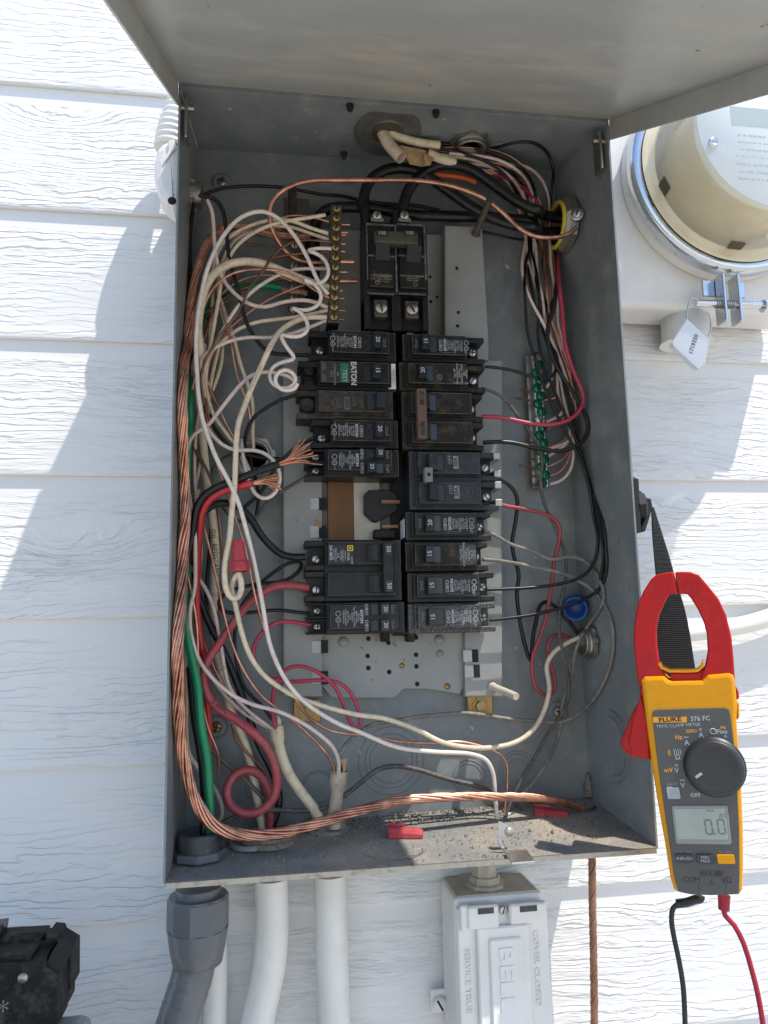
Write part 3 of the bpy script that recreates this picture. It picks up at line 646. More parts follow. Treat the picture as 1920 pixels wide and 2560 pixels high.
for k in (0, 1):
    zc = Zb + ph * (k + .54)
    text('OFF', (X(L - .0345), f_ - .0004, zc + .003), RR, RU, .0048, 'print_grey', t); pl_ = MB().box(X(L - .0418), X(L - .0372), f_ - .0002, f_, zc - .0048, zc + .0062).build('amp_plate', 'print_grey', t)
    text('30A', (X(L - .0394), f_ - .0004, zc + .0008), RR, RU, .0050, 'black_print', t, off=.03); text('ON', (X(L - .0075), f_ - .0004, zc), RR, RU, .0038, 'print_dim', t)
    for j, dz in enumerate((.0095, -.0062)):
        MB().box(X(-.0035), X(.0032), .0462, .070, zc + dz - .0040, zc + dz + .0022, .0006).build('terminal_lug', 'old_zinc', t)
MB().ring((X(L - .0490), f_ - .0001, Zb + ph * .56), Y_, .0042, .0003, 28, 4).build('emblem', 'print_dim', t); text('GE', (X(L - .0490), f_ - .0003, Zb + ph * .56), RR, RU, .0044, 'print_dim', t)
MB().box(X(L - .0175), X(L - .0105), .0300, .0382, Zt - ph - .0040, Zt - ph + .0085, .0006).build('handle_tie', 'lcd_digit', t)
p = Vector((X(L - .014), .0298, Zt - ph + .0022)); MB().lathe([(.0015, 0), (.0015, .0002), (0, .0002)], p, TOWARD, 14).build('hole', 'hole', t)
t, X, L, Zb, Zt, body = breaker((1014, 1278, 1229, 1352), 'R', 'black single pole 20 amp breaker with white barcode sticker on its inner end', amps='20', term=.0125)
a = X(L + .0006); MB().hexa([Vector((a, .047, Zb + .003)), Vector((a - .0004, .047, Zb + .003)), Vector((a - .0004, .047, Zt - .006)), Vector((a, .047, Zt - .006))], [Vector((a, .066, Zb + .003)), Vector((a - .0004, .066, Zb + .003)), Vector((a - .0004, .066, Zt - .006)), Vector((a, .066, Zt - .006))]).build('sticker', 'sticker', t)
t, X, L, Zb, Zt, body = breaker((1013, 1353, 1221, 1429), 'R', 'old 15 amp breaker with scratched scuffed label and plain face', amps='15', style='siemens', m='black_dusty', term=.0095)
zm = (Zb + Zt) / 2; text('Type QP\nInterrupting Rating\n10,000 A\n120/240V~\nHACR\nLISTED', (X(.0200), f_ - .0004, zm + .001), RR, RU, .0026, 'print_white', t, 'fine_print', line=.9)
sb = MB().box(X(.0130), X(.0270), f_ - .00015, f_, Zb + .0055, Zt - .0035).build('label', 'black_speck', t)
breaker((1018, 1430, 1237, 1506), 'R', 'clean black 15 amp breaker with long clear terminal prongs above the dusty one', amps='15', term=.0125)
breaker((1020, 1507, 1240, 1583), 'R', 'dust speckled 15 amp breaker at the foot of the row above the perforated plate', amps='15', m='black_speck', term=.0125)

# ---- main breaker (two poles, upright)
mb = thing('main_breaker', (at(990, 830, .05).x, .078, at(990, 835, .05).z), 'upright black two pole 100 amp main breaker with olive handle bar', 'circuit breaker')
Ym = .040
for k, (xa, xb) in enumerate(((914, 989), (991, 1066))):
    p0 = at(xa, 760, Ym); p1 = at(xb, 560, Ym); x0, x1 = p0.x, p1.x; z1 = at(990, 559, Ym).z; z0 = at(990, 735, Ym).z; zt = at(990, 830, Ym).z; w = x1 - x0
    b = MB(); b.box(x0, x1, Ym, .076, z0, z1, .0008); b.box(x0, x1, Ym + .012, .076, zt + .006, z0 + .001, .0006)
    b.box(x0, x0 + w * .16, Ym + .003, .076, zt + .003, z0 + .001, .0006); b.box(x1 - w * .16, x1, Ym + .003, .076, zt + .003, z0 + .001, .0006)
    b.box(x0 + .001, x1 - .001, Ym + .02, .074, z1 - .001, z1 + .012, .0006); b.box(x0, x0 + w * .14, Ym + .004, .07, z1 - .001, z1 + .016, .0006)
    body = b.build('body', 'black_plastic', mb)
    MB().box(x0 + w * .10, x1 - w * .08, Ym - .0045, Ym + .0004, z0 + .004, z1 - .022, .0009).build('face_plate', 'black_plastic', mb)
    MB().box(x0 + w * .28, x1 - w * .24, Ym - .0048, Ym - .0044, z1 - .050, z1 - .020).build('toggle_slot', 'hole', mb)
    MB().prism([Vector((x0 + w * .3, Ym - .0045, z1 - .020)), Vector((x0 + w * .3, Ym - .012, z1 - .020)), Vector((x0 + w * .3, Ym - .012, z1 - .026)), Vector((x0 + w * .3, Ym - .0055, z1 - .038))], X_ * (w * .44), bevel=.0004).build('toggle', 'black_plastic', mb)
    q = MB(); zs = at(990, 768, Ym).z; xs = (x0 + x1) / 2; q.box(xs - .0058, xs + .0058, Ym + .004, Ym + .0135, zs - .0075, zs + .0085, .0008); q.build('lug', 'brass_dark', mb)
    screw_head(Vector((xs, Ym + .0039, zs)), TOWARD, .0056, 'old_zinc', mb, 'lug_screw', 1, .003, .9 + .4 * k)
    MB().box(xs - .0028, xs + .0028, .056, .070, at(990, 850, .06).z, zs - .006, .0004).build('bus_stab', 'bus_cream', mb)
    text('2 Pole  Type QPJ\nInterrupting Rating\nPanel or Switch\nMAX 100A 120/240V~\n60/75C  Cu/Al' if k == 0 else 'BUS WIRE 1/0\nAWG 60/75C\nMAX WIRE', (xs, Ym - .0047, z0 + .013), X_, Z_, .0021, 'print_copper', mb, 'fine_print')
    MB().ring((xs - (.004 if k == 0 else -.002), Ym - .0045, z0 + .0075), Y_, .0016, .0002, 16, 4).build('listing_mark', 'print_copper', mb)
for k, x in enumerate((942, 1010)):
    p = at(x, 553, .046); MB().box(p.x - .0055, p.x + .0060, .044, .060, p.z - .0015, p.z + .0025, .0004).build('terminal_plate', 'old_zinc', mb); screw_head(p + Vector((0, -.002, .004)), TOWARD, .0042, 'zinc', mb, 'terminal_screw', 1)
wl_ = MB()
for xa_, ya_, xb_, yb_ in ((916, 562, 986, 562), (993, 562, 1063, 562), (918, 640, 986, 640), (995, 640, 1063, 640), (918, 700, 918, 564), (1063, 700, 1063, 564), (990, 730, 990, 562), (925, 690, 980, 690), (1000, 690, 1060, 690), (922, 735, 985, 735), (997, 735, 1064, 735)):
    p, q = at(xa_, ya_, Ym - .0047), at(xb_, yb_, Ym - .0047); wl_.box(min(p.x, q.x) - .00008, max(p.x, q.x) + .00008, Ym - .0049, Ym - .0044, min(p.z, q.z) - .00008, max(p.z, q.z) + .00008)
wl_.build('pale_edge', 'pale_edge', mb)  # main breaker's edge highlights and wear, painted as pale strips
xa, xb = at(937, 600, .026).x, at(1046, 600, .026).x; za, zb = at(990, 608, .026).z, at(990, 577, .026).z
MB().box(xa, xb, .026, .0350, za, zb, .0016, seg=2).build('handle_bar', 'olive', mb)
for x in (955, 1024):
    p = at(x, 583, .0256); MB().box(p.x - .0052, p.x + .0052, .0255, .0259, p.z - .0022, p.z + .0022).build('number_plate', 'black_print', mb); text('100', (p.x, .0253, p.z), X_, Z_, .0048, 'print_white', mb, 'number_print')

# ================================================================ terminal bars
def bar(name, rc, Y, dpt, n, label, m, sm, big=.0042, stag=False, base=None, slots=1):
    (xa, ya), (xb, yb), w = rc; p1 = at(xa, ya, Y); p0 = at(xb, yb, Y); wv = w * (Y - CAM.y) / F_PX / 2
    t = thing(name, (p0.x, Y + dpt, p0.z), label, 'terminal bar')
    q = [p0 - X_ * wv, p0 + X_ * wv, p1 + X_ * wv, p1 - X_ * wv]
    MB().prism(q, Y_ * dpt, bevel=.0007).build('bar', m, t)
    if base: MB().prism([p + X_ * -.004 + Y_ * (dpt + .0001) for p in q], Y_ * base, bevel=.0003).build('base', 'old_zinc', t)
    for k in range(n):
        f = (k + .5) / n; c = p1 + (p0 - p1) * f
        if stag: c = c + X_ * (.0018 if k % 2 else -.0016)
        mm = sm if not (stag and k in (0, 8)) else 'zinc'
        screw_head(c, TOWARD, big, mm, t, 'screw', slots, .0030, random.uniform(.3, 1.2))
    return t
neutral = bar('neutral_bar', ((842, 511), (834, 806), 29), .046, .011, 12, 'upright brass neutral bar with twelve slotted screws beside main breaker', 'brass_dark', 'brass', .0039)
p = at(834, 803, .052); MB().box(p.x - .006, p.x + .0045, .048, .08, p.z - .0045, p.z - .0002, .0008).build('bar_support', 'black_plastic', neutral)
gb = bar('ground_bar', ((737, 575), (734, 788), 27), .071, .011, 8, 'dark terminal bar behind the wires left of the neutral bar', 'brass_dark', 'old_zinc', .0042)
p0, p1 = at(770, 740, .083), at(800, 600, .083); MB().box(p0.x - .002, p1.x, .083, .0905, p0.z, p1.z, .0008).build('insulator', 'black_plastic', gb)
gbar = bar('ground_bar', ((1341, 884), (1360, 1218), 26), .077, .006, 17, 'ground bar with green hex screws on the right of the panel', 'alu', 'green_screw', .0046, True, .006)

# ================================================================ wires
def inside(p, r):                     # keep a wire inside the box: slide it along its own line of sight
    for _ in range(60):
        f = p.y / D; xl = .0045 * f + r; xr = W - (W - .3552) * f - r; zf = (.0075 + .0105 * p.x / W) * f + r * .5; zt = H + (.0085 + .005 * p.x / W) * f - r
        if (p.x < xl or p.x > xr or p.z < zf or p.z > zt or p.y > D - r - .0005) and p.y > .004:
            d = p - CAM; p = CAM + d * ((p.y - .001 - CAM.y) / d.y)
        else: break
    return p
def path(segs):
    P = []
    for z, s, d0, d1 in segs:
        if z == '#':
            P += [Vector(tuple(float(v) / 1000 for v in t.split(','))) for t in s.split()]; continue
        q = [tuple(float(v) for v in t.split(',')) for t in s.split()]
        f0 = zat(z, q[0][0], q[0][1], d0 / 1000)
        while len(P) > 1 and (P[-1] - f0).length < .014 and len(q) > 1: P.pop()      # crops overlap where a wire goes on
        for i, c in enumerate(q):
            f = i / max(1, len(q) - 1); P.append(zat(z, c[0], c[1], (d0 + (d1 - d0) * f) / 1000))
    return P
def wire(name, label, m, dia, segs, cat='wire', group=None, n=8, step=.004, jitter=.0006):
    P = spline(path(segs), step)
    if dia < 4.05:                     # slim wires pass behind the big connector on the right wall
        Q = []
        for p in P:
            x, y = proj(p); w = max(0., 1 - (abs(y - 565) / 150) ** 3) * max(0., 1 - (abs(x - 1370) / 95) ** 4)
            d = p - CAM; Q.append(CAM + d * ((max(p.y, p.y + (.0855 - p.y) * w) - CAM.y) / d.y))
        P = Q
    P = [inside(p, dia / 2000) for p in P]
    P = [P[0]] + [(P[i - 1] + P[i] * 2 + P[i + 1]) / 4 for i in range(1, len(P) - 1)] + [P[-1]]
    ph = random.uniform(0, 6); o = MB().tube([p + Vector((math.sin(i * .21 + ph), math.sin(i * .17 + ph * 2), math.cos(i * .19 + ph))) * jitter for i, p in enumerate(P)], dia / 2000, n).build(name, m)
    return tag(o, label, cat, group or 'wires inside the panel')
def strands(b, P, R, r, n=7, pitch=.055, m=6, ph=0., mi=0):
    T = [(P[min(i + 1, len(P) - 1)] - P[max(i - 1, 0)]).normalized() for i in range(len(P))]
    u = T[0].orthogonal().normalized(); U = []; s = [0.]
    for i in range(len(P)):
        u = (u - T[i] * u.dot(T[i])).normalized(); U.append(u.copy())
        if i: s.append(s[-1] + (P[i] - P[i - 1]).length)
    for k in range(n):
        Q = []
        for i in range(len(P)):
            a = ph + 2 * math.pi * k / n + s[i] / pitch * 2 * math.pi + .12 * math.sin(s[i] * 37 + k * 1.7) + .05 * math.sin(s[i] * 91 + k * 3.1); w = T[i].cross(U[i]); Q.append(P[i] + (U[i] * math.cos(a) + w * math.sin(a)) * (R[i] if isinstance(R, list) else R) * (1 + .08 * math.sin(s[i] * 30 + k * 2.3)))
        b.tube(Q, r, m, mi)
    return b

CNC = on_right('M', 1500, 815, .0005)
def RING(x, y, z): return '%f,%f,%f' % tuple(1000 * v for v in (CNC + Vector((x, y, z)) / 1000))
# ---- service conductors and the heavy copper ground
wire('service_cable', 'thick black cable arching from yellow ringed connector to left lug of main breaker', 'w_black', 9.8, [('M', '150,800 132,700 130,610 170,510 270,440 400,425 500,450 610,520 730,610 860,700 1010,770 1160,810 1270,826', 55, 47), ('#', RING(-26, -2, -9), 0, 0), ('#', RING(-4, 2, -9), 0, 0)], 'cable', 'thick black service cables', 14)
wire('service_cable', 'thick black cable arching highest, from yellow ringed connector to right lug of main breaker', 'w_black', 9.8, [('M', '385,800 398,690 430,585 500,490 600,425 720,408 850,440 980,520 1100,605 1220,682 1300,712', 52, 44), ('#', RING(-26, -2, 8), 0, 0), ('#', RING(-4, 2, 8), 0, 0)], 'cable', 'thick black service cables', 14)
wire('service_cable', 'thick black cable running straight behind the main breaker to the dark terminal bar', 'w_black', 9.8, [('T', '1270,760 1275,620 1310,490 1390,415 1500,402', 80, 72), ('M', '0,695 200,700 450,735 700,750 900,760 1100,772 1250,785', 70, 66), ('#', RING(-26, 10, -1), 0, 0), ('#', RING(-4, 9, -1), 0, 0)], 'cable', 'thick black service cables', 14)
wire('copper_wire', 'bare solid copper wire sweeping over the service cables to the connector lug', 'copper', 4.1, [('T', '1400,850 1200,840 1090,795 1000,700 940,600 908,480 910,385 975,285 1100,210 1250,170 1450,152', 62, 30), ('M', '0,505 200,508 450,512 700,545 850,590 960,640 1080,740 1180,838 1280,888 1400,895 1500,875 1560,820', 28, 42)], 'wire', 'bare copper wires', 10)

def stranded(name, label, segs, prof, r, m, n=9, pitch=.13, cat='cable'):
    P = spline(path(segs), .005); b = MB(); R = []
    for i in range(len(P)):
        f = i / (len(P) - 1); k = max(j for j in range(len(prof)) if prof[j][0] <= f); k = min(k, len(prof) - 2); g = (f - prof[k][0]) / (prof[k + 1][0] - prof[k][0]); R.append(prof[k][1] + (prof[k + 1][1] - prof[k][1]) * g)
    P = [inside(p, R[i] + r) for i, p in enumerate(P)]
    strands(b, P, [q * .45 for q in R], r, 4, pitch, ph=.4)
    strands(b, P, R, r, n, pitch); o = b.build(name, m); return tag(o, label, cat)
stranded('stranded_copper_cable', 'bare stranded copper cable running down the left side and across the bottom', [
    ('T', '1240,638 1050,632 850,600 680,560 560,560 470,610 400,690 340,820 290,1000 250,1250 222,1500', 74, 38),
    ('L', '205,0 172,200 155,400 150,650 152,900 160,1200 172,1500 180,1800', 34, 24), ('N', '122,0 112,250 88,600 72,950 82,1250 108,1550', 23, 22),
    ('O', '78,60 92,220 130,420 200,640 300,785 430,858 600,885 800,868 1000,818 1200,755 1420,690', 22, 34), ('R', '80,690 200,662 330,645 520,637 700,635 900,640 1050,655 1150,678 1215,705', 38, 66)], [(0, .0022), (.12, .0028), (.3, .0031), (.5, .0037), (.66, .0034), (.8, .0027), (1, .0022)], .00115, 'copper', 10)

K_ = 'black wires inside the panel'
# ---- whites and creams on the left
wire('white_wire', 'bright white wire arching from the neutral bar down the left to the bottom right fitting', 'w_white', 3.6, [
    ('T', '1398,1118 1370,1090 1320,1030 1210,800 1090,595 970,465 890,425 820,418 740,440 640,500 560,590 490,690 420,830 372,960 335,1150 310,1350 300,1600', 46, 16),
    ('L', '298,120 305,300 312,520 340,745 405,960 500,1190 640,1430 740,1640 815,1850', 16, 20), ('N', '620,20 668,260 720,520 790,840 900,1085 1050,1275 1300,1445', 20, 40), ('R', '0,290 200,365 400,387 600,402 690,440 728,520 740,640 755,760', 46, 62)])
wire('white_wire', 'white wire twisted into a coil between the neutral bar and the breakers', 'w_white', 3.4, [
    ('T', '1415,735 1330,730 1250,740 1222,752 1270,762 1350,800 1395,870 1405,940 1375,1000 1300,1032 1230,1020 1192,1000 1250,1010 1310,1070 1335,1140 1300,1210 1220,1245 1140,1240 1100,1225 1150,1245 1210,1310 1235,1380 1210,1440 1130,1470 1050,1460 1000,1452 1020,1490 1080,1580 1110,1650', 46, 30),
    ('L', '1240,60 1300,130 1290,170 1200,185 1090,230 1050,300 1062,380 1130,440 1230,460 1310,420 1335,350 1290,285 1210,262 1130,310 1110,390 1150,465 1230,492 1310,470 1335,420', 30, 26)])
wire('white_wire', 'dusky white wire looping from the coil down the left to a torn sheath', 'w_pink', 3.3, [
    ('L', '1330,400 1290,345 1150,305 1000,292 880,325 760,420 620,580 500,730 400,850 310,900 240,960 205,1060 192,1200 205,1400 235,1650 275,1950', 30, 33), ('N', '205,180 200,420 172,540 172,680 195,800 250,960 340,1090 480,1220 640,1300 850,1352 1030,1430 1160,1512 1260,1625', 34, 44), ('O', '1180,240 1222,340 1222,430 1205,500', 48, 58)])
wire('white_wire', 'thick ivory wire with printed lettering slanting from neutral bar to a red wire nut', 'w_cream', 4.6, [
    ('T', '1380,1300 1250,1298 1130,1335 1010,1415 930,1530 870,1640', 46, 26), ('L', '1060,30 960,240 850,480 790,650 738,800 716,1000 708,1200 690,1500 655,1750 610,2050', 26, 18), ('N', '462,60 440,160 432,300 448,410 490,475 545,470 572,400 565,330 545,280', 17, 16)])
wire('white_wire', 'grimy ivory wire from the red wire nut across to the fitting at lower right', 'w_cream', 4.2, [
    ('N', '548,270 505,335 490,400 515,490 545,640 580,790 640,950 740,1082 850,1160 1000,1238 1200,1302 1450,1352', 17, 46), ('R', '0,192 120,210 300,272 450,340 560,360 700,366 850,340 940,280 1000,180', 52, 64), ('H', '690,1560 668,1440 665,1370 700,1285 780,1205 870,1150 980,1105', 66, 76)])
wire('cable_jacket', 'fat cream cable with black lettering arching off the neutral bar down the left', 'w_cream', 7.4, [
    ('T', '1400,1060 1250,1010 1080,945 920,880 780,848 640,850 520,890 430,960 370,1060 335,1200 320,1400 340,1600', 50, 40), ('L', '285,200 300,500 330,800 370,1100 410,1400 455,1700 485,2000', 54, 72), ('N', '358,60 357,300 352,560 385,880 435,1140 495,1330 560,1510', 74, 78), ('O', '470,60 530,180 600,400 645,620 675,800 680,840', 78, 72)], 'cable')
FATC = bpy.data.objects['cable_jacket']
text('OIL  RESISTANT  1', zat('N', 363, 160, .0672), (.1, 0, -1), (1, 0, .1), .0058, 'black_print', FATC, 'printed_text')
wire('white_wire', 'cream wire from upper neutral bar screw dipping into the connector on the back', 'w_cream', 3.4, [('T', '1400,612 1250,572 1090,512 930,500 790,528 660,578 565,640 490,740 450,880 440,1000 480,1090 545,1300 615,1480', 46, 58), ('L', '690,0 745,210 825,410 875,560 890,720 885,900 890,1080', 60, 80)])
wire('white_wire', 'cream wire from second neutral bar screw passing under the arch into the left bundle', 'w_cream', 3.4, [('T', '1375,463 1200,490 1060,508 900,542 760,605 650,690 585,790 530,930 490,1150 440,1400 405,1600', 46, 48), ('L', '400,200 390,400 430,600 480,740 560,850 640,970 740,1080 790,1190 840,1330', 50, 72)])
wire('white_wire', 'pinkish white wire from the left wall connector sagging across to the neutral bar', 'w_pink', 3.5, [('T', '390,330 428,400 445,500 452,620 465,770 495,920 545,1030 640,1135 760,1208 870,1222 1000,1182 1150,1160 1280,1172 1395,1222', 42, 46)])
wire('white_wire', 'cream wire rising from the left bundle to the lowest neutral bar screws', 'w_cream', 3.4, [('T', '1395,1242 1210,1290 1000,1325 800,1352 640,1410 540,1480 470,1600', 48, 54), ('L', '400,130 340,300 330,600 345,900 380,1150', 56, 64)])
wire('white_wire', 'pinkish white wire from under the coil sweeping left behind the stranded copper', 'w_pink', 3.2, [('T', '1375,1335 1250,1382 1100,1432 930,1466 720,1468 560,1510 420,1610', 48, 36), ('L', '390,110 340,170 350,350 375,560', 40, 46)])
wire('white_wire', 'white wire curling in a big loop round the cut red and black ends', 'w_white', 3.3, [('L', '360,780 420,880 480,960 560,1045 690,1110 850,1108 980,1130 1090,1215 1155,1340 1140,1480 1070,1580 980,1600 900,1545 840,1400 800,1250 775,1080', 42, 48), ('L', '760,1000', 70, 70)])
wire('white_wire', 'dusty white wire running down beside the big red one into a split sheath', 'w_pink', 3.2, [('L', '320,1500 270,1750', 56, 54), ('N', '150,160 200,290 275,390 345,540 392,730 425,920 472,1160 560,1300 700,1420 815,1495', 52, 60), ('O', '790,140', 62, 62)])
wire('white_wire', 'cream wire hugging the left wall behind the green wire into the floor', 'w_cream', 3.6, [('N', '150,470 140,700 128,950 145,1300 150,1540', 60, 62), ('O', '135,120 150,300 225,420 320,540 375,660 385,740 355,800', 64, 74)])
wire('white_wire', 'cream wire threading down inside the left bundle behind the arch', 'w_cream', 3.4, [('T', '470,860 450,1050 425,1250 405,1450 400,1640', 62, 60), ('L', '430,90 395,280 392,460 440,640 500,780 590,900 690,1030', 60, 76)])
wire('white_wire', 'pinkish wire hugging the fat cream cable in the left bundle', 'w_pink', 3.3, [('L', '372,0 376,200 362,420 335,680 300,900 275,1150 268,1400 290,1700 330,1960', 50, 52), ('N', '170,420 190,620 215,820', 60, 62)])
wire('white_wire', 'cream wire crossing low behind the cut red wire', 'w_cream', 3.4, [('L', '520,30 480,220 440,460 420,700 405,900 350,1150 290,1400 265,1560', 62, 64)])
wire('copper_wire', 'dark copper wire deep in the left bundle behind the dusky white one', 'copper_dark', 2.2, [('L', '560,20 490,190 445,360 462,500 520,640', 64, 66)], 'wire', 'bare copper wires')
wire('copper_wire', 'dark copper wire slanting down the left wall behind the green wire', 'copper_dark', 2.2, [('L', '300,420 250,560 215,760 230,960 300,1120 400,1280', 58, 60)], 'wire', 'bare copper wires')
wire('white_wire', 'cream wire second under the white arch entering the left bundle', 'w_cream', 3.3, [('T', '1400,660 1270,612 1110,556 950,545 810,570 690,620 600,690 530,800 490,950 480,1090 530,1310 600,1500', 50, 62)])
wire('white_wire', 'cream wire falling deep behind the ivory wire', 'w_cream', 3.3, [('L', '560,0 545,200 480,420 410,600 360,800 335,1000 345,1250 390,1500 420,1700', 66, 68)])
wire('white_wire', 'dingy white wire low in the left bundle behind the faded red one', 'w_pink', 3.2, [('N', '190,500 228,730 268,900 330,1060 420,1190 520,1300 640,1400 770,1480', 68, 68)])
wire('copper_wire', 'dark copper strand under the stranded cable at top left', 'copper_dark', 2.1, [('T', '1240,606 1050,600 880,588 730,635 610,715 525,820 475,950 435,1120 405,1300', 72, 64)], 'wire', 'bare copper wires')
wire('copper_wire', 'copper wire curving under the fat cream cable', 'copper', 2.1, [('T', '1100,1005 980,962 850,962 705,990 585,1050 485,1140 425,1260 385,1420', 68, 58), ('L', '300,200 270,420', 58, 58)], 'wire', 'bare copper wires')
wire('white_wire', 'white wire slanting from mid neutral bar across the hanging black wire', 'w_white', 3.2, [('T', '1400,905 1280,900 1120,905 960,960 820,1050 700,1160 600,1290 520,1420 450,1560', 54, 48), ('L', '390,180 350,400 345,650', 48, 54)])
wire('copper_wire', 'copper wire dipping under the sagging pinkish wire toward the left bundle', 'copper', 2.1, [('T', '1405,1000 1250,1015 1080,1075 920,1150 780,1240 660,1330 560,1420 480,1540', 56, 56), ('L', '430,150 390,360 380,600 420,820', 56, 60)], 'wire', 'bare copper wires')
wire('copper_wire', 'thin copper wire leaning across the foot of the left bundle', 'copper', 2.1, [('N', '260,60 250,260 235,470 250,700 300,900 380,1080 470,1230', 60, 66)], 'wire', 'bare copper wires')
wire('black_wire', 'black wire hanging deep behind the fat cream cable', 'w_black', 3.2, [('L', '470,700 420,900 400,1150 390,1400 410,1650 450,1900', 74, 76), ('N', '320,150 300,350 290,560 330,760', 76, 78)], 'wire', K_)
# ---- bare coppers on the left
def cu(label, segs, dia=2.0, m='copper'): return wire('copper_wire', label, m, dia, segs, 'wire', 'bare copper wires', 8)
cu('thin bare copper wire over the cream wires to the second neutral bar screw', [('T', '1400,515 1250,470 1120,455 1010,470 900,545 760,570 640,620 540,690 470,780', 46, 56)])
cu('tarnished copper wire slanting down from the neutral bar across the arch to the left bundle', [('T', '1415,678 1250,660 1120,672 1020,722 920,825 850,930 740,1060 685,1180 620,1300 520,1420 450,1540', 46, 34), ('L', '400,160 350,330 370,560 420,760 450,950 445,1150', 36, 50)], 2.3, 'copper_dark')
cu('copper wire running level under the coil to the neutral bar', [('T', '1405,762 1210,770 1050,790 900,828 790,842 700,900 600,1000 530,1110', 48, 66)], 2.2, 'copper_dark')
cu('bright copper wire arching over the fat cream cable to the neutral bar', [('T', '1410,1150 1280,1085 1160,995 1010,925 860,907 710,908 590,938 475,1020 395,1140 352,1280 330,1420 300,1600', 46, 40), ('L', '300,250 250,450 215,650 210,850 240,1020', 46, 60)], 2.4)
cu('short copper wire hooking behind the dark terminal bar', [('T', '1080,840 1000,770 950,740 800,712 650,710 560,745 490,830', 72, 66)], 2.2, 'copper_dark')
cu('long copper wire from the top left bundle falling past the ivory wire to the connector', [('T', '440,960 470,1100 520,1280 570,1430 610,1600', 52, 44), ('L', '655,20 690,210 730,360 790,500 840,650 860,780', 44, 58)])
cu('copper wire crossing behind the dusky white loop toward the back connector', [('L', '400,380 440,500 510,630 590,800 670,940 720,1020', 56, 74)])
cu('copper wire falling from the bundle past the red stub and the ivory wire', [('L', '345,420 375,600 420,800 455,1000 480,1150 530,1310 590,1500 650,1690 720,1880 780,2060', 48, 40), ('N', '585,60 640,290 690,540 760,790 870,1060 980,1250 1090,1390 1260,1490 1450,1530', 40, 52), ('R', '60,308 200,340 400,346 540,334 640,350 760,395 800,450 802,540 790,680 785,745', 56, 64)], 2.1)
cu('copper wire snaking down between the fat cream cable and the cut black end', [('L', '250,1040 300,1150 400,1290 460,1430 505,1600 535,1800 550,2050', 52, 46), ('N', '410,60 425,250 410,420 385,600 400,760', 50, 70)], 2.3, 'copper_dark')
cu('copper wire beside the lettered cable crossing to the far split sheath', [('L', '270,1620 340,1780 420,2050', 46, 44), ('N', '300,40 360,290 425,560 500,830 590,1050 720,1240 840,1335 1000,1450 1150,1585 1240,1700', 42, 48), ('O', '1130,280 1180,360 1198,440', 50, 56)], 2.2)
cu('copper wire lying on the green wire down to the left floor corner', [('N', '150,290 180,450 212,660 228,900 255,1180 310,1440 365,1620', 34, 48), ('O', '300,150 345,260 362,350 352,480', 54, 66)], 2.2)
cu('dark copper wire curving behind the red coil', [('O', '455,90 470,170 510,240 600,325 690,420 735,510', 66, 74)], 2.2, 'copper_dark')
cu('reddish copper tail from the dark terminal bar behind the green wire', [('T', '1180,990 1000,985 850,1010 700,1060 560,1130 460,1230 400,1330', 74, 62)], 3.2, 'copper_dark')
cu('thin copper hook under the sagging pinkish wire', [('T', '1190,1180 1000,1195 850,1215 740,1190 640,1180 560,1205 470,1215 380,1270', 74, 58)], 2.0, 'copper_dark')
# ---- blacks on the left
K = 'black wires inside the panel'
def bk(label, segs, dia=3.2, m='w_black'): return wire('black_wire', label, m, dia, segs, 'wire', K, 8)
bk('black wire running high along the back from the left connector behind the main breaker', [('T', '320,300 400,268 500,238 620,220 800,215 1000,228 1200,262 1350,290 1500,297 1640,308', 50, 84), ('M', '120,645 350,670 500,682 640,715', 84, 86)])
bk('black wire from the left connector hanging in front of the whites to the top breaker', [('T', '330,290 420,300 490,345 535,440 558,620 580,850 620,1000 660,1150 705,1330 790,1475 910,1590 1080,1612 1250,1620', 42, 54)], 3.6)
bk('black wire close to the left wall behind the stranded copper', [('T', '285,350 275,420 258,600 252,800 246,1000 240,1200', 52, 56), ('L', '250,100 240,300 300,520 400,720 480,880 600,1040 700,1130 850,1160 1050,1185 1180,1190', 58, 62)], 3.4)
bk('black wire curving from the brownish breaker into the back connector', [('L', '1370,515 1250,548 1130,592 1000,670 885,765 825,890 800,1020 808,1090', 60, 82)], 3.4)
bk('black wire from the breaker below the brownish one slanting down behind the copper strands', [('L', '1520,985 1430,1012 1340,1062 1200,1175 1090,1310 1000,1470 940,1560 800,1680', 56, 78)], 3.3)
bk('grey black wire slanting from the lower tandem screw behind the white loop', [('L', '1510,1330 1400,1390 1250,1480 1110,1570 980,1710 920,1800 820,1850 700,1830 610,1760 560,1690', 58, 82)], 3.0, 'w_grey')
bk('thin dark wire emerging below the back connector', [('L', '840,1130 870,1290 930,1470 945,1620 920,1780', 84, 84)], 3.0)
bk('thin dark loop low on the back beside the connector', [('L', '440,1480 450,1340 520,1220 640,1150 800,1090 930,1030', 82, 82)], 2.6, 'w_grey')
bk('heavy black wire looping over from the fifty amp breaker and down to the floor', [('N', '1060,165 950,168 860,142 780,90', 54, 56), ('L', '960,1990 880,1850 770,1710 640,1640 500,1645 390,1720 310,1850 275,2000', 52, 40), ('N', '190,300 230,460 300,640 380,790 460,940 530,1110 600,1310 690,1520', 58, 70), ('O', '640,230 730,400 790,560 800,660 770,760 730,860', 72, 70)], 6.0)
bk('black wire looped behind the fifty amp breaker feeding the lowest tandem breaker', [('N', '1090,592 980,582 850,570 700,585 540,600 440,590 395,555 382,510 420,450 540,395 720,358 880,345 990,290 1035,225 1010,195 930,210 800,290 680,390 590,490 530,620 515,800 540,1000 600,1180 720,1310 800,1420', 56, 74)], 3.0)
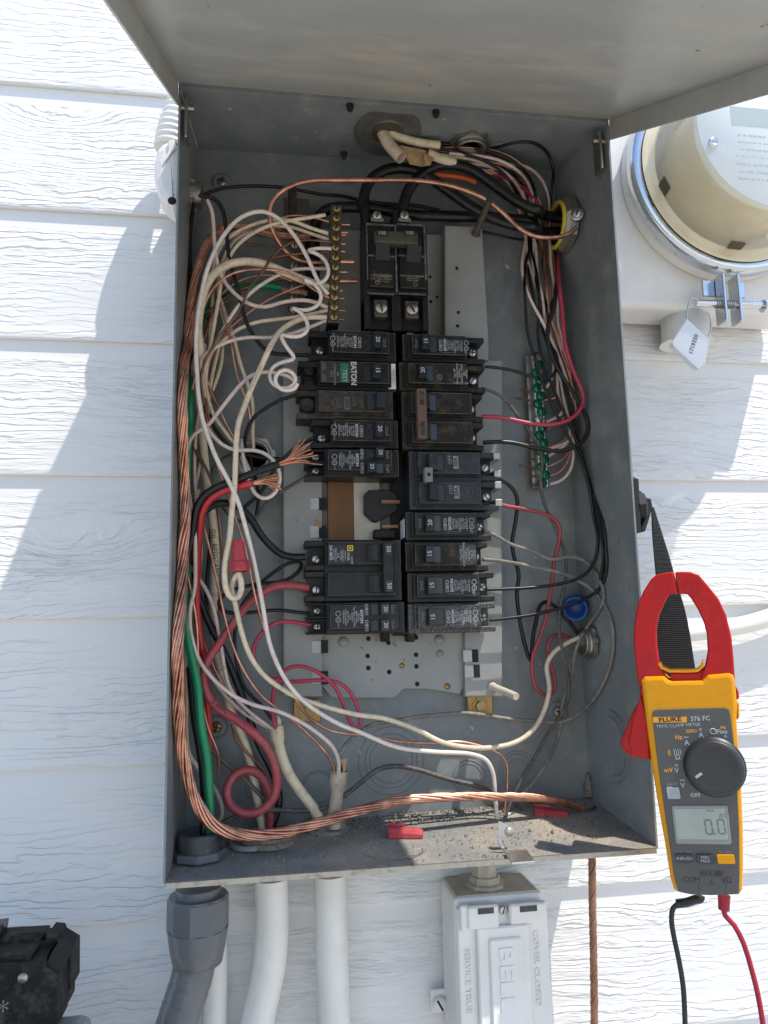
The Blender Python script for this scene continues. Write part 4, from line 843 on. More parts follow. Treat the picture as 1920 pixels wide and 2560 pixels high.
bk('straight black wire standing beside the green one in the left floor bushing', [('N', '170,1000 180,1280 205,1480', 44, 46), ('O', '195,40 225,240 250,480 258,700 252,960', 44, 40), ('O', '252,1010', 42, 42)], 6.4)
bk('dusty black wire low across the back behind the red coil to the lower right', [('O', '370,800 480,752 620,715 700,702 900,712 1050,708 1150,675 1280,580 1400,480 1500,412 1600,388', 60, 70), ('R', '100,482 200,466 330,492 480,545 620,578 700,608 730,640', 70, 74)], 4.0, 'w_grey')
bk('brown black wire crossing behind the red coil', [('O', '310,265 430,380 560,490 650,590 700,640', 72, 72)], 3.6, 'w_brown')
wire('black_wire', 'cut black stranded wire ending in splayed copper beside the tandem breaker', 'w_black', 6.2, [('L', '1150,1252 950,1312 760,1385 600,1440 470,1495 370,1570 310,1670 280,1800 262,1980', 24, 34), ('N', '150,220 165,420', 40, 50)], 'wire', K, 12)
wire('red_wire', 'cut red stranded wire with frayed copper end in the left bundle', 'w_red', 6.0, [('L', '880,1448 720,1492 560,1540 440,1605 370,1690 330,1800 310,1980', 27, 38), ('N', '232,40 228,240 222,460 235,700 262,900', 44, 56), ('N', '285,1150 300,1400 315,1600', 66, 68), ('O', '300,160 300,280', 68, 70)], 'wire', 'red wires', 12)
def frayed(parent_label, root, spread, n, ln, name='copper_strands'):
    b = MB(); root = [Vector(p) for p in root]
    for k in range(n):
        a = random.uniform(0, 6.28); q = root[1] - root[0]; q = q.normalized(); u = q.orthogonal().normalized(); w = q.cross(u)
        s0 = root[1] + (u * math.cos(a) + w * math.sin(a)) * .0016; d = Vector((spread[0][0] + (spread[1][0] - spread[0][0]) * k / (n - 1), random.uniform(-.25, .25), spread[0][1] + (spread[1][1] - spread[0][1]) * k / (n - 1) + random.uniform(-.08, .08)))
        l = ln * random.uniform(.8, 1.1); P = [root[0], s0, s0 + q * l * .3 + d * l * .12, s0 + d * l * .65 + q * l * .15, s0 + d * l + q * l * .1 + Vector((0, 0, random.uniform(-.002, .0005)))]
        b.tube(spline(P, .003), .00048, 5)
    return tag(b.build(name, 'copper_bright'), parent_label, 'wire strands')
frayed('splayed copper strands bursting from the cut black wire', [zat('L', 1110, 1262, .0255), zat('L', 1152, 1250, .0245)], ((.55, .85), (.98, -.02)), 19, .029)
frayed('short bent copper strands frayed from the cut red wire', [zat('L', 850, 1455, .0275), zat('L', 885, 1447, .027)], ((.95, .35), (.9, -.30)), 17, .021)
# ---- reds and green on the left
wire('red_wire', 'thick faded red wire from the fifty amp breaker down into a coil above the floor', 'w_redold', 7.0, [('N', '1085,395 990,380 880,376 760,415 640,505 520,640 400,810 310,930 272,1060 300,1200 390,1320 520,1400 640,1470', 56, 40), ('O', '600,140 700,245 760,390 775,520 745,630 670,705 580,728 490,700 432,630 425,540 470,455 550,408 630,425 690,495 722,590 728,700 720,860', 36, 70)], 'wire', 'red wires', 14)
wire('red_wire', 'thin magenta red wire in a double loop from the lowest tandem breaker to the sheath', 'w_pinkred', 3.2, [('N', '1105,682 1000,668 890,655 790,690 700,770 648,880 665,985 735,1065 850,1110 1000,1112 1200,1102 1330,1128 1415,1215 1465,1340 1482,1440 1448,1490 1395,1440 1352,1330 1310,1215 1245,1115 1130,1030 1000,990 905,1020 850,1095 812,1200 806,1350 822,1480', 55, 54), ('O', '765,110', 58, 58)], 'wire', 'red wires')
wire('green_wire', 'thick green insulated wire rising from the left floor bushing to the dark terminal bar', 'w_green', 6.9, [('T', '1012,1066 880,1048 740,1055 600,1080 480,1125 400,1195 350,1290', 74, 64), ('L', '222,560 218,800 205,1000', 60, 50), ('N', '140,300 132,480 138,640 170,850 220,1100 258,1330 290,1540', 40, 34), ('O', '232,100 275,320 298,560 306,760 304,960', 34, 40), ('O', '300,1010', 42, 42)], 'wire', None, 14)
b = MB(); P = [zat('T', 1012, 1066, .073), zat('T', 1080, 1085, .071), zat('T', 1150, 1095, .069), zat('T', 1222, 1108, .068)]
strands(b, spline(P, .003), .0016, .00075, 7, .05); tag(b.build('copper_strands', 'copper'), 'bare copper strands at the end of the green wire', 'wire strands')

# ---- right bundle from the top entry
V = 'wires bundled on the right side'
def rt(name, label, m, dia, segs): return wire(name, label, m, dia, segs, 'wire', V)
rt('black_wire', 'black wire from the clean 15 amp breaker sweeping up the right to the top', 'w_black', 2.9, [('M', '400,265 600,288 800,330 980,400 1080,480 1145,580 1200,700 1245,830 1240,960 1212,1090 1215,1300 1230,1560', 42, 56), ('G', '605,150 650,330 740,600 850,850 960,1080 1080,1320 1180,1540 1260,1800 1320,2050', 56, 54), ('H', '1085,60 1128,230 1110,400 1040,530 920,600 700,652 420,686 140,697', 54, 57)])
rt('black_wire', 'black wire from the dust speckled breaker sweeping up the right to the top', 'w_black', 2.9, [('M', '600,262 800,285 1000,332 1150,402 1240,490 1285,600 1290,750 1260,880 1255,980 1290,1160 1305,1400 1312,1560', 46, 60), ('G', '722,120 745,290 820,550 950,890 1060,1150 1150,1370 1240,1650 1310,1900 1370,2120', 60, 58), ('H', '1150,120 1195,330 1198,520 1155,670 1020,772 820,845 500,916 155,966', 58, 57)])
rt('black_wire', 'black wire arching highest in the top right corner', 'w_black', 3.0, [('M', '700,300 900,320 1000,302 1150,262 1270,265 1360,330 1400,440 1392,580 1385,720', 55, 62), ('M', '1390,900 1425,1080 1410,1250 1375,1430 1360,1560', 66, 62), ('G', '850,200 900,300 938,430 922,540 870,620 790,655 690,640 560,590 400,545 250,518 150,510', 62, 57)])
rt('black_wire', 'heavy black wire from the grimy double breaker bowing out to the right wall', 'w_black', 3.8, [('G', '120,1342 280,1328 440,1335 620,1375 850,1420 1000,1422 1130,1390 1225,1310 1272,1180 1240,1050 1150,880 1040,710 940,540 865,380 832,220 835,60', 57, 56), ('M', '1400,1380 1425,1200 1418,1000 1400,850', 56, 66)])
rt('red_wire', 'bright magenta wire from the grimy double breaker bowing out and up the right side', 'w_pinkred', 4.0, [('G', '115,1062 280,1066 480,1108 650,1138 800,1145 950,1125 1100,1060 1200,950 1232,850 1200,740 1130,600 1060,420 1010,250 988,60', 56, 50), ('M', '1455,1400 1440,1200 1430,1010 1400,860 1300,680 1180,560 1060,490 940,455', 52, 60)])
rt('black_wire', 'dusty wire from the grimy twenty amp breaker falling across the ground bar to the floor', 'w_grey', 3.1, [('G', '105,757 230,790 370,890 500,1055 640,1230 740,1370 772,1540 752,1740 785,1980 860,2150', 58, 66), ('H', '700,60 770,220 828,400 832,600 795,800 780,1000 802,1200 850,1440 862,1590 805,1790 700,2000', 68, 72), ('R', '1040,265 950,430 870,570 820,670 795,745', 72, 64)])
for k, (lab, d, seg) in enumerate((('white wire nearest the panel centre, ending low on the ground bar', 58, ['700,330 900,345 1050,380 1180,460 1250,570 1265,700 1225,850 1200,980 1190,1100 1230,1260 1320,1460', '770,20 850,190 960,460 1060,760 1110,1000 1115,1250 1110,1500 1070,1650 980,1750 840,1800']),
        ('white wire second in the right bundle, curving to the middle of the ground bar', 64, ['640,345 850,375 1020,420 1130,500 1210,640 1250,800 1280,950 1290,1150 1330,1330 1370,1480', '800,0 860,160 880,330 960,600 1000,900 1060,1120 1050,1330 920,1430 815,1500']),
        ('white wire third in the right bundle, curving to the upper middle of the ground bar', 68, ['780,400 950,410 1080,460 1180,560 1230,700 1260,900 1260,1060 1310,1280 1370,1500', '840,60 900,350 930,620 940,840 1000,980 960,1040 810,1110']),
        ('white wire outermost in the right bundle beside the magenta wire', 66, ['900,380 1100,400 1230,420 1320,500 1365,620 1370,780 1375,950 1395,1150 1430,1350', '930,0 970,200 1020,450 1090,720 1130,950 1120,1180 1060,1320 940,1380 860,1400']),
        ('white wire looping to the top of the ground bar', 70, ['850,440 1020,470 1110,540 1170,700 1220,900 1230,1050 1290,1250 1340,1450', '850,250 890,400 900,540 860,680 770,785']))):
    rt('white_wire', lab, 'w_pink', 2.9, [('M', seg[0], 44 + k * 3, d), ('G', seg[1], d, 80)])
for k, (lab, d, seg) in enumerate((('copper wire leaving the torn kraft paper and ending beside the topmost green screws', 60, ['650,295 850,300 1030,320 1160,380 1240,460 1280,560 1290,680 1330,900 1340,1150 1380,1400', '870,0 950,200 1030,400 1080,620 1070,740 1000,820 900,860 780,882']),
        ('copper wire curving low under the feeders to the middle green screws', 63, ['560,300 720,330 820,390 920,450 1020,520 1120,600 1200,720 1280,850 1330,1000 1350,1250 1390,1450', '900,60 980,300 1060,550 1080,800 1060,1000 960,1110 790,1215']),
        ('copper wire inside the right bundle ending at lower green screws', 66, ['1000,390 1100,420 1190,490 1240,600 1260,730 1310,900 1370,1100 1400,1400', '880,30 960,300 1040,600 1060,900 1080,1180 1010,1310 830,1395']),
        ('copper wire along the outer right bundle ending two screws above the last', 64, ['1050,440 1180,520 1280,640 1340,760 1390,1000 1420,1300', '900,20 1000,350 1070,700 1090,1000 1100,1350 1060,1450 960,1540 815,1602']),
        ('copper wire outside the bundle ending one screw above the last', 62, ['1130,470 1230,560 1310,650 1345,760 1360,1000 1400,1350', '880,0 990,380 1085,700 1095,1050 1085,1430 1040,1560 960,1660 820,1700']))):
    cu(lab, [('M', seg[0], 46 + k * 3, d), ('G', seg[1], d, 80)], 1.9)
for x0, y0, x1, y1 in ((520, 760, 645, 790), (482, 855, 645, 880), (600, 1240, 665, 1240), (580, 1325, 672, 1342), (620, 1415, 685, 1418), (615, 1515, 690, 1525), (522, 1590, 700, 1606), (620, 1700, 705, 1705), (652, 1800, 715, 1805)):
    a = zat('G', x0, y0, .074); c = zat('G', x1, y1, .0805); o = MB().tube([a, a * .5 + c * .5 + Vector((0, 0, .0004)), c], .00095, 6).build('wire_stub', 'copper', gbar)
for x, y, l in ((1540, 537, 36), (1530, 603, 28), (1515, 622, 24), (1515, 697, 22), (1515, 760, 20), (1560, 845, 48), (1525, 930, 28), (1570, 1005, 62), (1500, 1085, 14), (1510, 1150, 20), (1520, 1250, 18), (1510, 1325, 18)):
    r = .0011 if l < 45 else .0021
    a = zat('T', x + l, y, .052); c = zat('T', 1480, y - 2, .052); MB().tube([c, a], r, 7).build('wire_stub', 'copper', neutral)
rt('black_wire', 'black wire in the middle of the right bundle dropping to the floor conduit', 'w_black', 2.8, [('M', '520,300 760,330 960,370 1100,440 1190,540 1240,680 1265,850 1262,1000 1300,1250 1340,1500', 50, 66), ('G', '800,40 880,300 990,640 1080,950 1120,1240 1190,1500 1280,1800 1350,2060', 66, 66), ('H', '1120,60 1165,240 1178,420 1150,600', 66, 66)])
rt('black_wire', 'black wire tucked behind the feeder cables in the right bundle', 'w_black', 2.8, [('M', '600,320 820,350 1010,420 1120,520 1200,650 1235,800 1230,930 1235,1080 1270,1300 1330,1560', 52, 70), ('G', '770,120 860,380 930,560 1010,780', 70, 74)])
rt('black_wire', 'thin black wire along the back above the cover column to the right bundle', 'w_black', 2.6, [('M', '930,850 1000,868 1100,895 1200,915 1290,925', 80, 70)])
rt('black_wire', 'black wire running beside the two long ones down the right wall', 'w_black', 2.9, [('M', '1330,1040 1345,1200 1352,1400 1360,1560', 72, 70), ('G', '850,150 905,380 985,640 1075,900 1130,1130 1180,1380 1250,1640 1320,1900 1378,2150', 68, 62), ('H', '1168,120 1186,320 1188,500 1160,640', 62, 66)])
rt('copper_wire', 'thin copper wire slipping down the inside of the right bundle', 'copper', 1.9, [('M', '1240,900 1220,1080 1260,1260 1340,1450', 78, 74), ('G', '780,30 870,240 930,480 990,740 1040,980 1060,1150', 74, 74)])
rt('white_wire', 'white wire half hidden in the middle of the right bundle', 'w_pink', 2.9, [('M', '1270,880 1285,1060 1320,1250 1380,1450', 78, 72), ('G', '860,40 930,260 1000,500 1060,760 1100,1000 1095,1200', 72, 74)])
# ---- right side, below
rt('black_wire', 'black wire from the slate double breaker dropping in a tight bend to the right connector', 'w_black', 3.6, [('G', '270,1735 340,1765 430,1830 488,1930 502,2050 480,2180', 56, 66), ('H', '385,90 358,260 385,420 425,560 402,700 412,880 440,1080 480,1240 518,1345 532,1240 545,1100 580,950 600,850 645,795 700,800 770,870 850,960 940,1085', 68, 80)])
rt('red_wire', 'faded red wire from the slate double breaker hanging in a long loop', 'w_redold', 3.7, [('G', '285,2010 380,2030 520,2050 680,2078 820,2125', 56, 62), ('H', '640,12 740,55 792,140 780,260 735,430 712,600 682,800 645,980 600,1125 548,1260 538,1450 585,1585 670,1648 735,1600 735,1490 692,1350 668,1230 690,1135 760,1092 850,1108 940,1160', 64, 80)])
rt('black_wire', 'dusty wire from the barcode sticker breaker curling round to the right and down', 'w_dusty', 3.3, [('H', '105,165 200,195 350,288 540,355 700,432 830,405 950,412 1080,510 1160,640 1180,780 1130,885 1030,1030 950,1170 910,1300 880,1500 805,1700 790,1870 740,2050', 57, 80), ('R', '1085,300 1020,450 940,570 850,650', 80, 70)])
rt('black_wire', 'grey dusty wire from the scuffed breaker making a wide ring across the bottom', 'w_dusty', 3.3, [('H', '95,417 240,428 420,460 600,502 800,552 950,620 1080,710 1180,830 1248,1000 1262,1200 1230,1400 1150,1580 1030,1740 900,1840 790,1878 600,1868 380,1838', 57, 74), ('R', '800,206 600,180 400,196 200,222 70,255', 74, 70), ('N', '1560,1450 1460,1510 1350,1620 1305,1700', 68, 62), ('O', '1215,320', 60, 60)])

# ---- loose sheathing, wire nuts, paper
def sheath(label, segs, dia, m='sheath', flare=True):
    P = spline(path(segs), .004); n = len(P); rr = [dia / 2000 * (1.35 if (flare and i < 3) else 1.) for i in range(n)]
    return tag(MB().tube(P, rr, 12, 0, False).build('cable_sheath', m), label, 'cable sheath', 'cable sheaths')
sheath('cream cable sheath split open low in the panel, magenta wire inside', [('O', '775,95 785,190 820,330 870,450 950,570 1040,690 1100,790', 62, 66)], 8.6)
sheath('grimy torn sheath standing near the back with ragged top', [('O', '1225,420 1215,520 1205,620 1190,740 1195,830', 62, 62)], 10.5, 'sheath_dirty')
fl = MB()
for q in (((690, 125), (740, 150), (775, 90), (770, 160)), ((785, 20), (808, 60), (822, 200), (780, 190))):
    fl.prism([zat('O', *k, .060) for k in q], Y_ * .0008)
tag(fl.build('sheath_flap', 'sheath'), 'peeled back flaps of the split cream sheath', 'cable sheath')
fl = MB()
for q in (((1180, 440), (1230, 430), (1215, 560), (1190, 550)), ((1240, 340), (1282, 330), (1245, 560), (1215, 590)), ((1225, 330), (1250, 400), (1230, 520), (1205, 470))):
    fl.prism([zat('O', *k, .0585) for k in q], Y_ * .0008)
tag(fl.build('paper_flap', 'kraft'), 'brown kraft paper poking from the torn grimy sheath', 'paper')
TH = on_top('M', 255, 200); sheath('fat cream cable bent from the hole in the top washer', [('#', '%f,%f,%f' % tuple(1000 * v for v in TH + Vector((-.002, 0, .008))), 0, 0), ('M', '270,215 300,270 345,320 385,362', TH.y * 1000 - 3, 32)], 11, 'sheath', False)
sheath('second cream cable from the top washer lying to the right', [('#', '%f,%f,%f' % tuple(1000 * v for v in TH + Vector((.006, 0, .008))), 0, 0), ('M', '310,190 350,215 430,240 530,262 640,275', TH.y * 1000 - 4, 40)], 7.5, 'sheath', False)
sheath('third cream sheath end under the kraft paper', [('M', '560,330 660,372 740,395', 40, 46)], 8.5, 'sheath', False)
kps = []
for q in (((375, 275), (550, 310), (535, 400), (520, 415), (440, 400)), ((540, 330), (600, 360), (580, 405), (525, 415)), ((960, 440), (1005, 430), (990, 470), (950, 455))):
    kp = MB().prism([zat('M', *k, .034 + .004 * (i % 2)) for i, k in enumerate(q)], Y_ * .001).build('kraft_paper', 'kraft', None)
    tag(kp, ('torn brown kraft paper wrapping at the mouth of the top cables', 'small scrap of kraft paper beside the cream sheath end', 'tiny kraft scrap caught between the right hand wires')[len(kps)], 'paper', 'kraft paper scraps'); kps.append(kp)
rt('red_wire', 'orange sleeve showing under the top service cable', 'w_orange', 5.0, [('M', '600,472 700,480 800,492 880,520', 58, 62)])
wire('yellow_wire', 'short bit of yellow wire under the kraft paper', 'yellow_plastic', 4.0, [('M', '660,352 720,362 790,385', 50, 54)])
def wire_nut(label, z, a, d0, b_, d1, r=.0062):
    A = zat(z, *a, d0); B = zat(z, *b_, d1); ax = (B - A); L = ax.length; n = 20
    m_ = MB(); m_.lathe([(r * 1.0, 0), (r * 1.12, .002), (r * 1.05, L * .28), (r * .92, L * .34), (r * .82, L * .8), (r * .70, L * .97), (r * .5, L), (0, L)], A, ax, n, False); m_.lathe([(r * .98, .0005), (r * .7, .0007), (r * .65, .004), (0, .004)], A - ax.normalized() * .0005, ax, n, False)
    u = Vector((1, 0, 0)); w = ax.normalized().cross(u)
    for s in (-1, 1):
        c0 = A + u * (s * r * .95); m_.prism([c0 - w * .001, c0 + w * .001, c0 + w * .001 + u * (s * .0016), c0 - w * .001 + u * (s * .0016)], ax * .36)
    return tag(m_.build('wire_nut', 'nut_red'), label, 'wire nut', 'red wire nuts')
wire_nut('red wire nut pointing up on the two ivory wires', 'N', (555, 275), .016, (535, 30), .018)
def nut_floor(label, z, a, b_):
    A = on_floor(z, *a, .0062); B = on_floor(z, *b_, .0050); 
    m_ = MB(); ax = B - A; L = ax.length; r = .0062
    m_.lathe([(r, 0), (r * 1.12, .002), (r * 1.05, L * .28), (r * .92, L * .34), (r * .82, L * .8), (r * .70, L * .97), (r * .5, L), (0, L)], A, ax, 12, False); m_.lathe([(r * .98, .0005), (r * .7, .0007), (0, .003)], A - ax.normalized() * .0006, ax, 12, False)
    for s in (-1, 1): m_.prism([A + Z_ * (s * r) + Y_ * .001, A + Z_ * (s * r) - Y_ * .001, A + Z_ * (s * r * 1.25) - Y_ * .001, A + Z_ * (s * r * 1.25) + Y_ * .001], ax * .45)
    return tag(m_.build('wire_nut', 'nut_red'), label, 'wire nut', 'red wire nuts')
nut_floor('red wire nut lying in the sunlit dust near the middle of the box floor', 'R', (155, 835), (345, 845)); nut_floor('red wire nut lying in shade beside the end of the stranded copper', 'R', (950, 728), (1138, 742))
# ---- fittings inside the box that can be taken out
cn = thing('cable_connector', on_right('M', 1480, 810), 'cast clamp connector with yellow ring on the right wall', 'connector')
c = CNC
b = MB(); b.lathe([(.0275, 0), (.0275, .008), (.0245, .011), (.0195, .011), (.0190, .001)], c, -X_, 8, False); b.build('body', 'old_zinc', cn)
MB().ring(c - X_ * .0120, X_, .0205, .0022, 36, 8).build('bushing_ring', 'yellow_plastic', cn)
p = zat('M', 1530, 700, .052); screw_head(p, (-.5, -.8, .2), .0058, 'zinc', cn, 'clamp_screw', 1); p = zat('M', 1562, 765, .050); MB().lathe([(.006, 0), (.006, .01), (.004, .011), (0, .011)], p, (-.4, -.8, -.1), 10, False).build('ground_lug', 'old_zinc', cn); screw_head(p + Vector((-.0045, -.0092, -.001)), (-.4, -.8, -.1), .0042, 'zinc', cn, 'clamp_screw', 1)
c = zat('H', 920, 865, .070); ax = Vector((-.42, -.85, -.22)).normalized()
b = MB(); b.lathe([(.0112, -.012), (.0112, 0), (.0100, .0005), (.0088, 0), (.0080, -.011), (0, -.0112)], c, ax, 28); tag(b.build('plastic_plug', 'blue_plastic'), 'blue plastic bushing poking out of the right wall', 'plug')
# grey threaded bushing in the floor at left
pc = on_floor('O', 225, 1040); fb = thing('conduit_bushing', pc, 'dark grey threaded conduit end and locknut in the left floor corner', 'bushing')
b = MB(); pr = [(.0158, -.004)]
for k in range(4): pr += [(.0158, .004 + k * .0034), (.0168, .0057 + k * .0034)]
pr += [(.0158, .019), (.0138, .019), (.0132, .0), (0, .0)]
b.lathe(pr, pc, Z_, 32); b.build('threads', 'dark_pvc', fb)
b = MB(); b.lathe([(.0200, .0003), (.0208, .0010), (.0208, .0045), (.0195, .0060), (.0160, .0060)], pc, Z_, 8, False); b.build('locknut', 'grey_pvc', fb)
pc = on_floor('R', 785, 765); b = MB(); b.lathe([(.0105, -.002), (.0105, .002), (.0090, .003), (.0095, .005), (.0088, .008), (.0072, .008), (.007, .001), (0, .001)], pc, Z_, 24); tag(b.build('conduit_bushing', 'alu'), 'small metal conduit end in the sunlit floor where white and copper wires leave', 'bushing')
pc = on_floor('R', 1225, 745); b = MB(); b.lathe([(.0105, -.001), (.0105, .0085), (.0085, .009), (.0082, .001), (0, .001)], pc, Z_, 20); tag(b.build('conduit_bushing', 'dark_pvc'), 'dark plastic grommet where the stranded copper leaves the floor', 'bushing')
for z, x, y, r in (('O', 720, 935, .022), ('O', 1140, 850, .019)):
    pc = on_floor(z, x, y); MB().lathe([(r, 0), (r, .0035), (r * .86, .0045), (r * .84, .009), (r * .74, .009), (r * .72, .001), (0, .001)], pc, Z_, 24, False).build('conduit_bushing', 'dirt', panel)
# zinc latch hasp standing on the front edge of the floor
hp_ = thing('latch_hasp', on_floor('R', 790, 900), 'bent zinc latch hasp on the front edge of the box floor', 'hasp')
v = [zat('R', *q, .012) for q in ((755, 770), (780, 778), (840, 805), (845, 830), (825, 860), (775, 858), (765, 880), (748, 865))]
MB().prism(v, Vector((.0003, .0014, 0)), bevel=.0003).build('tab', 'alu', hp_)
p = zat('R', 815, 830, .0115); MB().lathe([(.0034, 0), (.0034, .0004), (0, .0004)], p, TOWARD, 14).build('hole', 'bus_cream', hp_)
MB().prism([zat('R', *q, .008) for q in ((748, 860), (768, 868), (795, 925), (778, 935))], Vector((0, .0014, 0))).build('arm', 'alu', hp_)
v = [on_floor('R', *q, .0035) for q in ((785, 930), (912, 925), (955, 988), (830, 998))]; MB().prism(v, -Z_ * .0014, bevel=.0003).build('foot', 'zinc', hp_)

# ---- lettering printed on the jackets
def bylabel(t): return next(o for o in bpy.data.objects if t in o.get('label', ''))
iv = bylabel('thick ivory wire'); q0, q1 = zat('T', 900, 1590, .0235), zat('T', 1050, 1390, .0255); r_ = (q1 - q0).normalized()
text('2 STRANDED 10 AWG', (q0 + q1) / 2 - Y_ * .0026, r_, TOWARD.cross(r_), .0030, 'lcd_digit', iv)
q0, q1 = zat('L', 820, 560, .0205), zat('L', 1000, 170, .024); r_ = (q1 - q0).normalized(); text('TYPE THHN 600 V', (q0 + q1) / 2 - Y_ * .0026, r_, TOWARD.cross(r_), .0030, 'lcd_digit', iv)
rd = bylabel('thick faded red wire'); q0, q1 = zat('N', 330, 1258, .0425), zat('N', 470, 1368, .041); r_ = (q1 - q0).normalized(); text('8 AWG', (q0 + q1) / 2 - Y_ * .0040, r_, TOWARD.cross(r_), .0048, 'black_print', rd)

# ---- loose dirt along the back of the floor
rng = random.Random(3); b = MB()
for k in range(2600):
    f = rng.random(); back = rng.random() ** 2.2; x = .004 + f * .352; y = D - .002 - back * .07
    if rng.random() < .07: x = rng.uniform(.15, .30); y = rng.uniform(.0, .08)
    elif rng.random() < .45: x = rng.choice((rng.gauss(.20, .03), rng.gauss(.29, .025), rng.gauss(.10, .04))); x = min(max(x, .006), .35); y = D - .003 - abs(rng.gauss(0, .012))
    zf = (.0075 + (.0105) * f) * (y / D) + .0001; r = rng.uniform(.00035, .0011) * (1.9 if rng.random() < .10 else 1)
    v = [(x + r, y, zf), (x - r * .8, y + r, zf), (x - r * .6, y - r, zf), (x + rng.uniform(-.4, .4) * r, y, zf + r * rng.uniform(.6, 1.4))]
    b.add(v, [(0, 1, 3), (1, 2, 3), (2, 0, 3)])
o = b.build('floor_debris', 'dirt', panel); o['kind'] = 'stuff'

# ================================================================ clamp meter hanging on a strap
YM = -.050
P0M = at(1745, 1850, -.064); NM = Vector((P0M.x - CAM.x, P0M.y - CAM.y, 0)).normalized()      # the meter hangs turned towards the camera
def mz(z, x, y, Yv): return on(*px(z, x, y), P0M + NM * (Yv - YM), NM)
def fm(z, x, y, d=0.): return mz(z, x, y, YM + d)
def poly(z, s, d=0.): return [fm(z, *[float(v) for v in t.split(',')], d) for t in s.split()]
cm = thing('clamp_meter', fm('K', 680, 1340, .02), 'yellow and grey clamp meter with red jaws hanging beside the panel', 'clamp meter')
TK = NM * .030
jl = MB().band(poly('F', '236,1650 212,1480 195,1300 202,1160 228,1010 275,910 330,822 372,788 440,772 506,767', .004), poly('F', '480,1640 396,1485 376,1330 371,1215 392,1100 430,1012 452,966 470,946 500,939 534,937', .004), TK * .42); jl.build('jaw', 'meter_red', cm)
jr = MB().band(poly('F', '513,767 580,765 640,767 695,786 760,862 850,972 910,1100 950,1270 965,1420 980,1650', .004), poly('F', '541,937 575,935 612,939 640,972 690,1052 735,1152 760,1242 768,1380 748,1485 690,1640', .004), TK * .42); jr.build('jaw', 'meter_red', cm)
MB().prism(poly('F', '478,1545 690,1541 745,1500 790,1560 735,1640 480,1640', .006), TK * .6, bevel=.001).build('jaw_base', 'meter_red', cm)
MB().band(poly('F', '390,1470 410,1510 470,1535 600,1535 690,1532 728,1500 748,1450', .0035), poly('F', '395,1466 416,1500 474,1525 600,1526 684,1522 720,1490 730,1448', .0035), TK * .5).build('jaw_seal', 'meter_yellow', cm)
MB().prism(poly('F', '246,1640 240,1760 185,1850 100,2055 93,2090 112,2125 175,2185 330,2215 330,1700', .005), NM * .016, bevel=.0022).build('trigger', 'meter_red', cm)
MB().prism(poly('F', '250,1720 190,1900 160,2080 185,2160 320,2205 300,1900', .003), NM * .004, bevel=.0010).build('trigger_face', 'meter_red', cm)
body = MB().prism(poly('F', '255,1605 280,1575 430,1570 462,1600 492,1610 600,1607 725,1606 768,1562 930,1547 962,1562 975,1600 985,1700 992,1800') + poly('K', '868,160 880,340 900,600 912,900 914,1150 908,1310 890,1338 700,1346 560,1340 465,1325 445,1310 420,1230 385,1000 330,690 290,440 262,220 244,80'), NM * .034, bevel=.0026).build('body', 'meter_yellow', cm)
MB().prism(poly('F', '980,1640 1005,1690 1008,1740 985,1755', .004), NM * .012, bevel=.001).build('side_tab', 'meter_red', cm)
MB().prism(poly('K', '868,40 886,50 888,140 872,165', .004), NM * .014, bevel=.001).build('side_tab', 'meter_yellow', cm)
fp = MB().prism(poly('K', '298,120 304,102 330,93 560,86 790,80 815,90 826,130 848,300 872,600 886,900 889,1200 884,1337 700,1346 560,1340 474,1322 446,1220 400,900 350,560 312,260', -.0012), NM * .004, bevel=.0006).build('face_plate', 'meter_grey', cm)
# the dial
dc = fm('K', 718, 477, -.0012); dr = MB(); k_ = .0192
dr.lathe([(k_ * 1.06, 0), (k_ * 1.06, .0012), (k_, .0014), (k_ * .985, .006), (k_ * .95, .0075), (k_ * .80, .0080), (k_ * .66, .0074), (k_ * .6, .0074), (0, .0074)], dc, (-NM), 48); dial = dr.build('dial', 'meter_dark', cm)
a = mz('K', 632, 522, YM - .0091); c = mz('K', 592, 550, YM - .0091); d = (c - a).normalized(); n_ = d.cross(NM) * .0009; MB().prism([a + n_, c + n_, c - n_, a - n_], NM * .0004).build('pointer', 'print_white', dial)
# display, buttons
MB().prism(poly('K', '428,748 440,740 795,738 808,748 833,990 826,1003 468,998 456,988', -.0020), NM * .0025, bevel=.0004).build('display_frame', 'lcd_frame', cm)
lcd = MB().prism(poly('K', '445,762 788,758 810,968 472,966', -.0022), NM * .0022).build('display', 'lcd', cm)
CR = (fm('K', 800, 870) - fm('K', 450, 872)).normalized(); CU = -(CR.cross((-NM))); CU = (-NM).cross(CR)
def seg_digit(cx, cy, w, h):
    b = MB(); c = mz('K', cx, cy, YM - .0024)
    for (x, y, sx, sy) in ((0, h, w, .0011), (0, -h, w, .0011), (-w, h / 2, .0011, h / 2), (-w, -h / 2, .0011, h / 2), (w, h / 2, .0011, h / 2), (w, -h / 2, .0011, h / 2)):
        p = c + CR * x + CU * y; t_ = .00055
        ex = CR * (sx - .0004 if sx > sy else t_); ey = CU * (sy - .0004 if sy > sx else t_)
        b.prism([p - ex - ey, p + ex - ey, p + ex + ey, p - ex + ey], NM * .0001)
    b.build('digit', 'lcd_digit', lcd)
seg_digit(680, 885, .0021, .0046); seg_digit(765, 882, .0021, .0046)
p = mz('K', 722, 930, YM - .0024); MB().prism([p + CR * -.0005 + CU * -.0005, p + CR * .0005 + CU * -.0005, p + CR * .0005 + CU * .0005, p + CR * -.0005 + CU * .0005], NM * .0001).build('digit', 'lcd_digit', lcd)
text('AC', mz('K', 775, 808, YM - .0024), CR, CU, .0040, 'lcd_digit', lcd); text('MAX', mz('K', 690, 775, YM - .0024), CR, CU, .0024, 'lcd_digit', lcd)
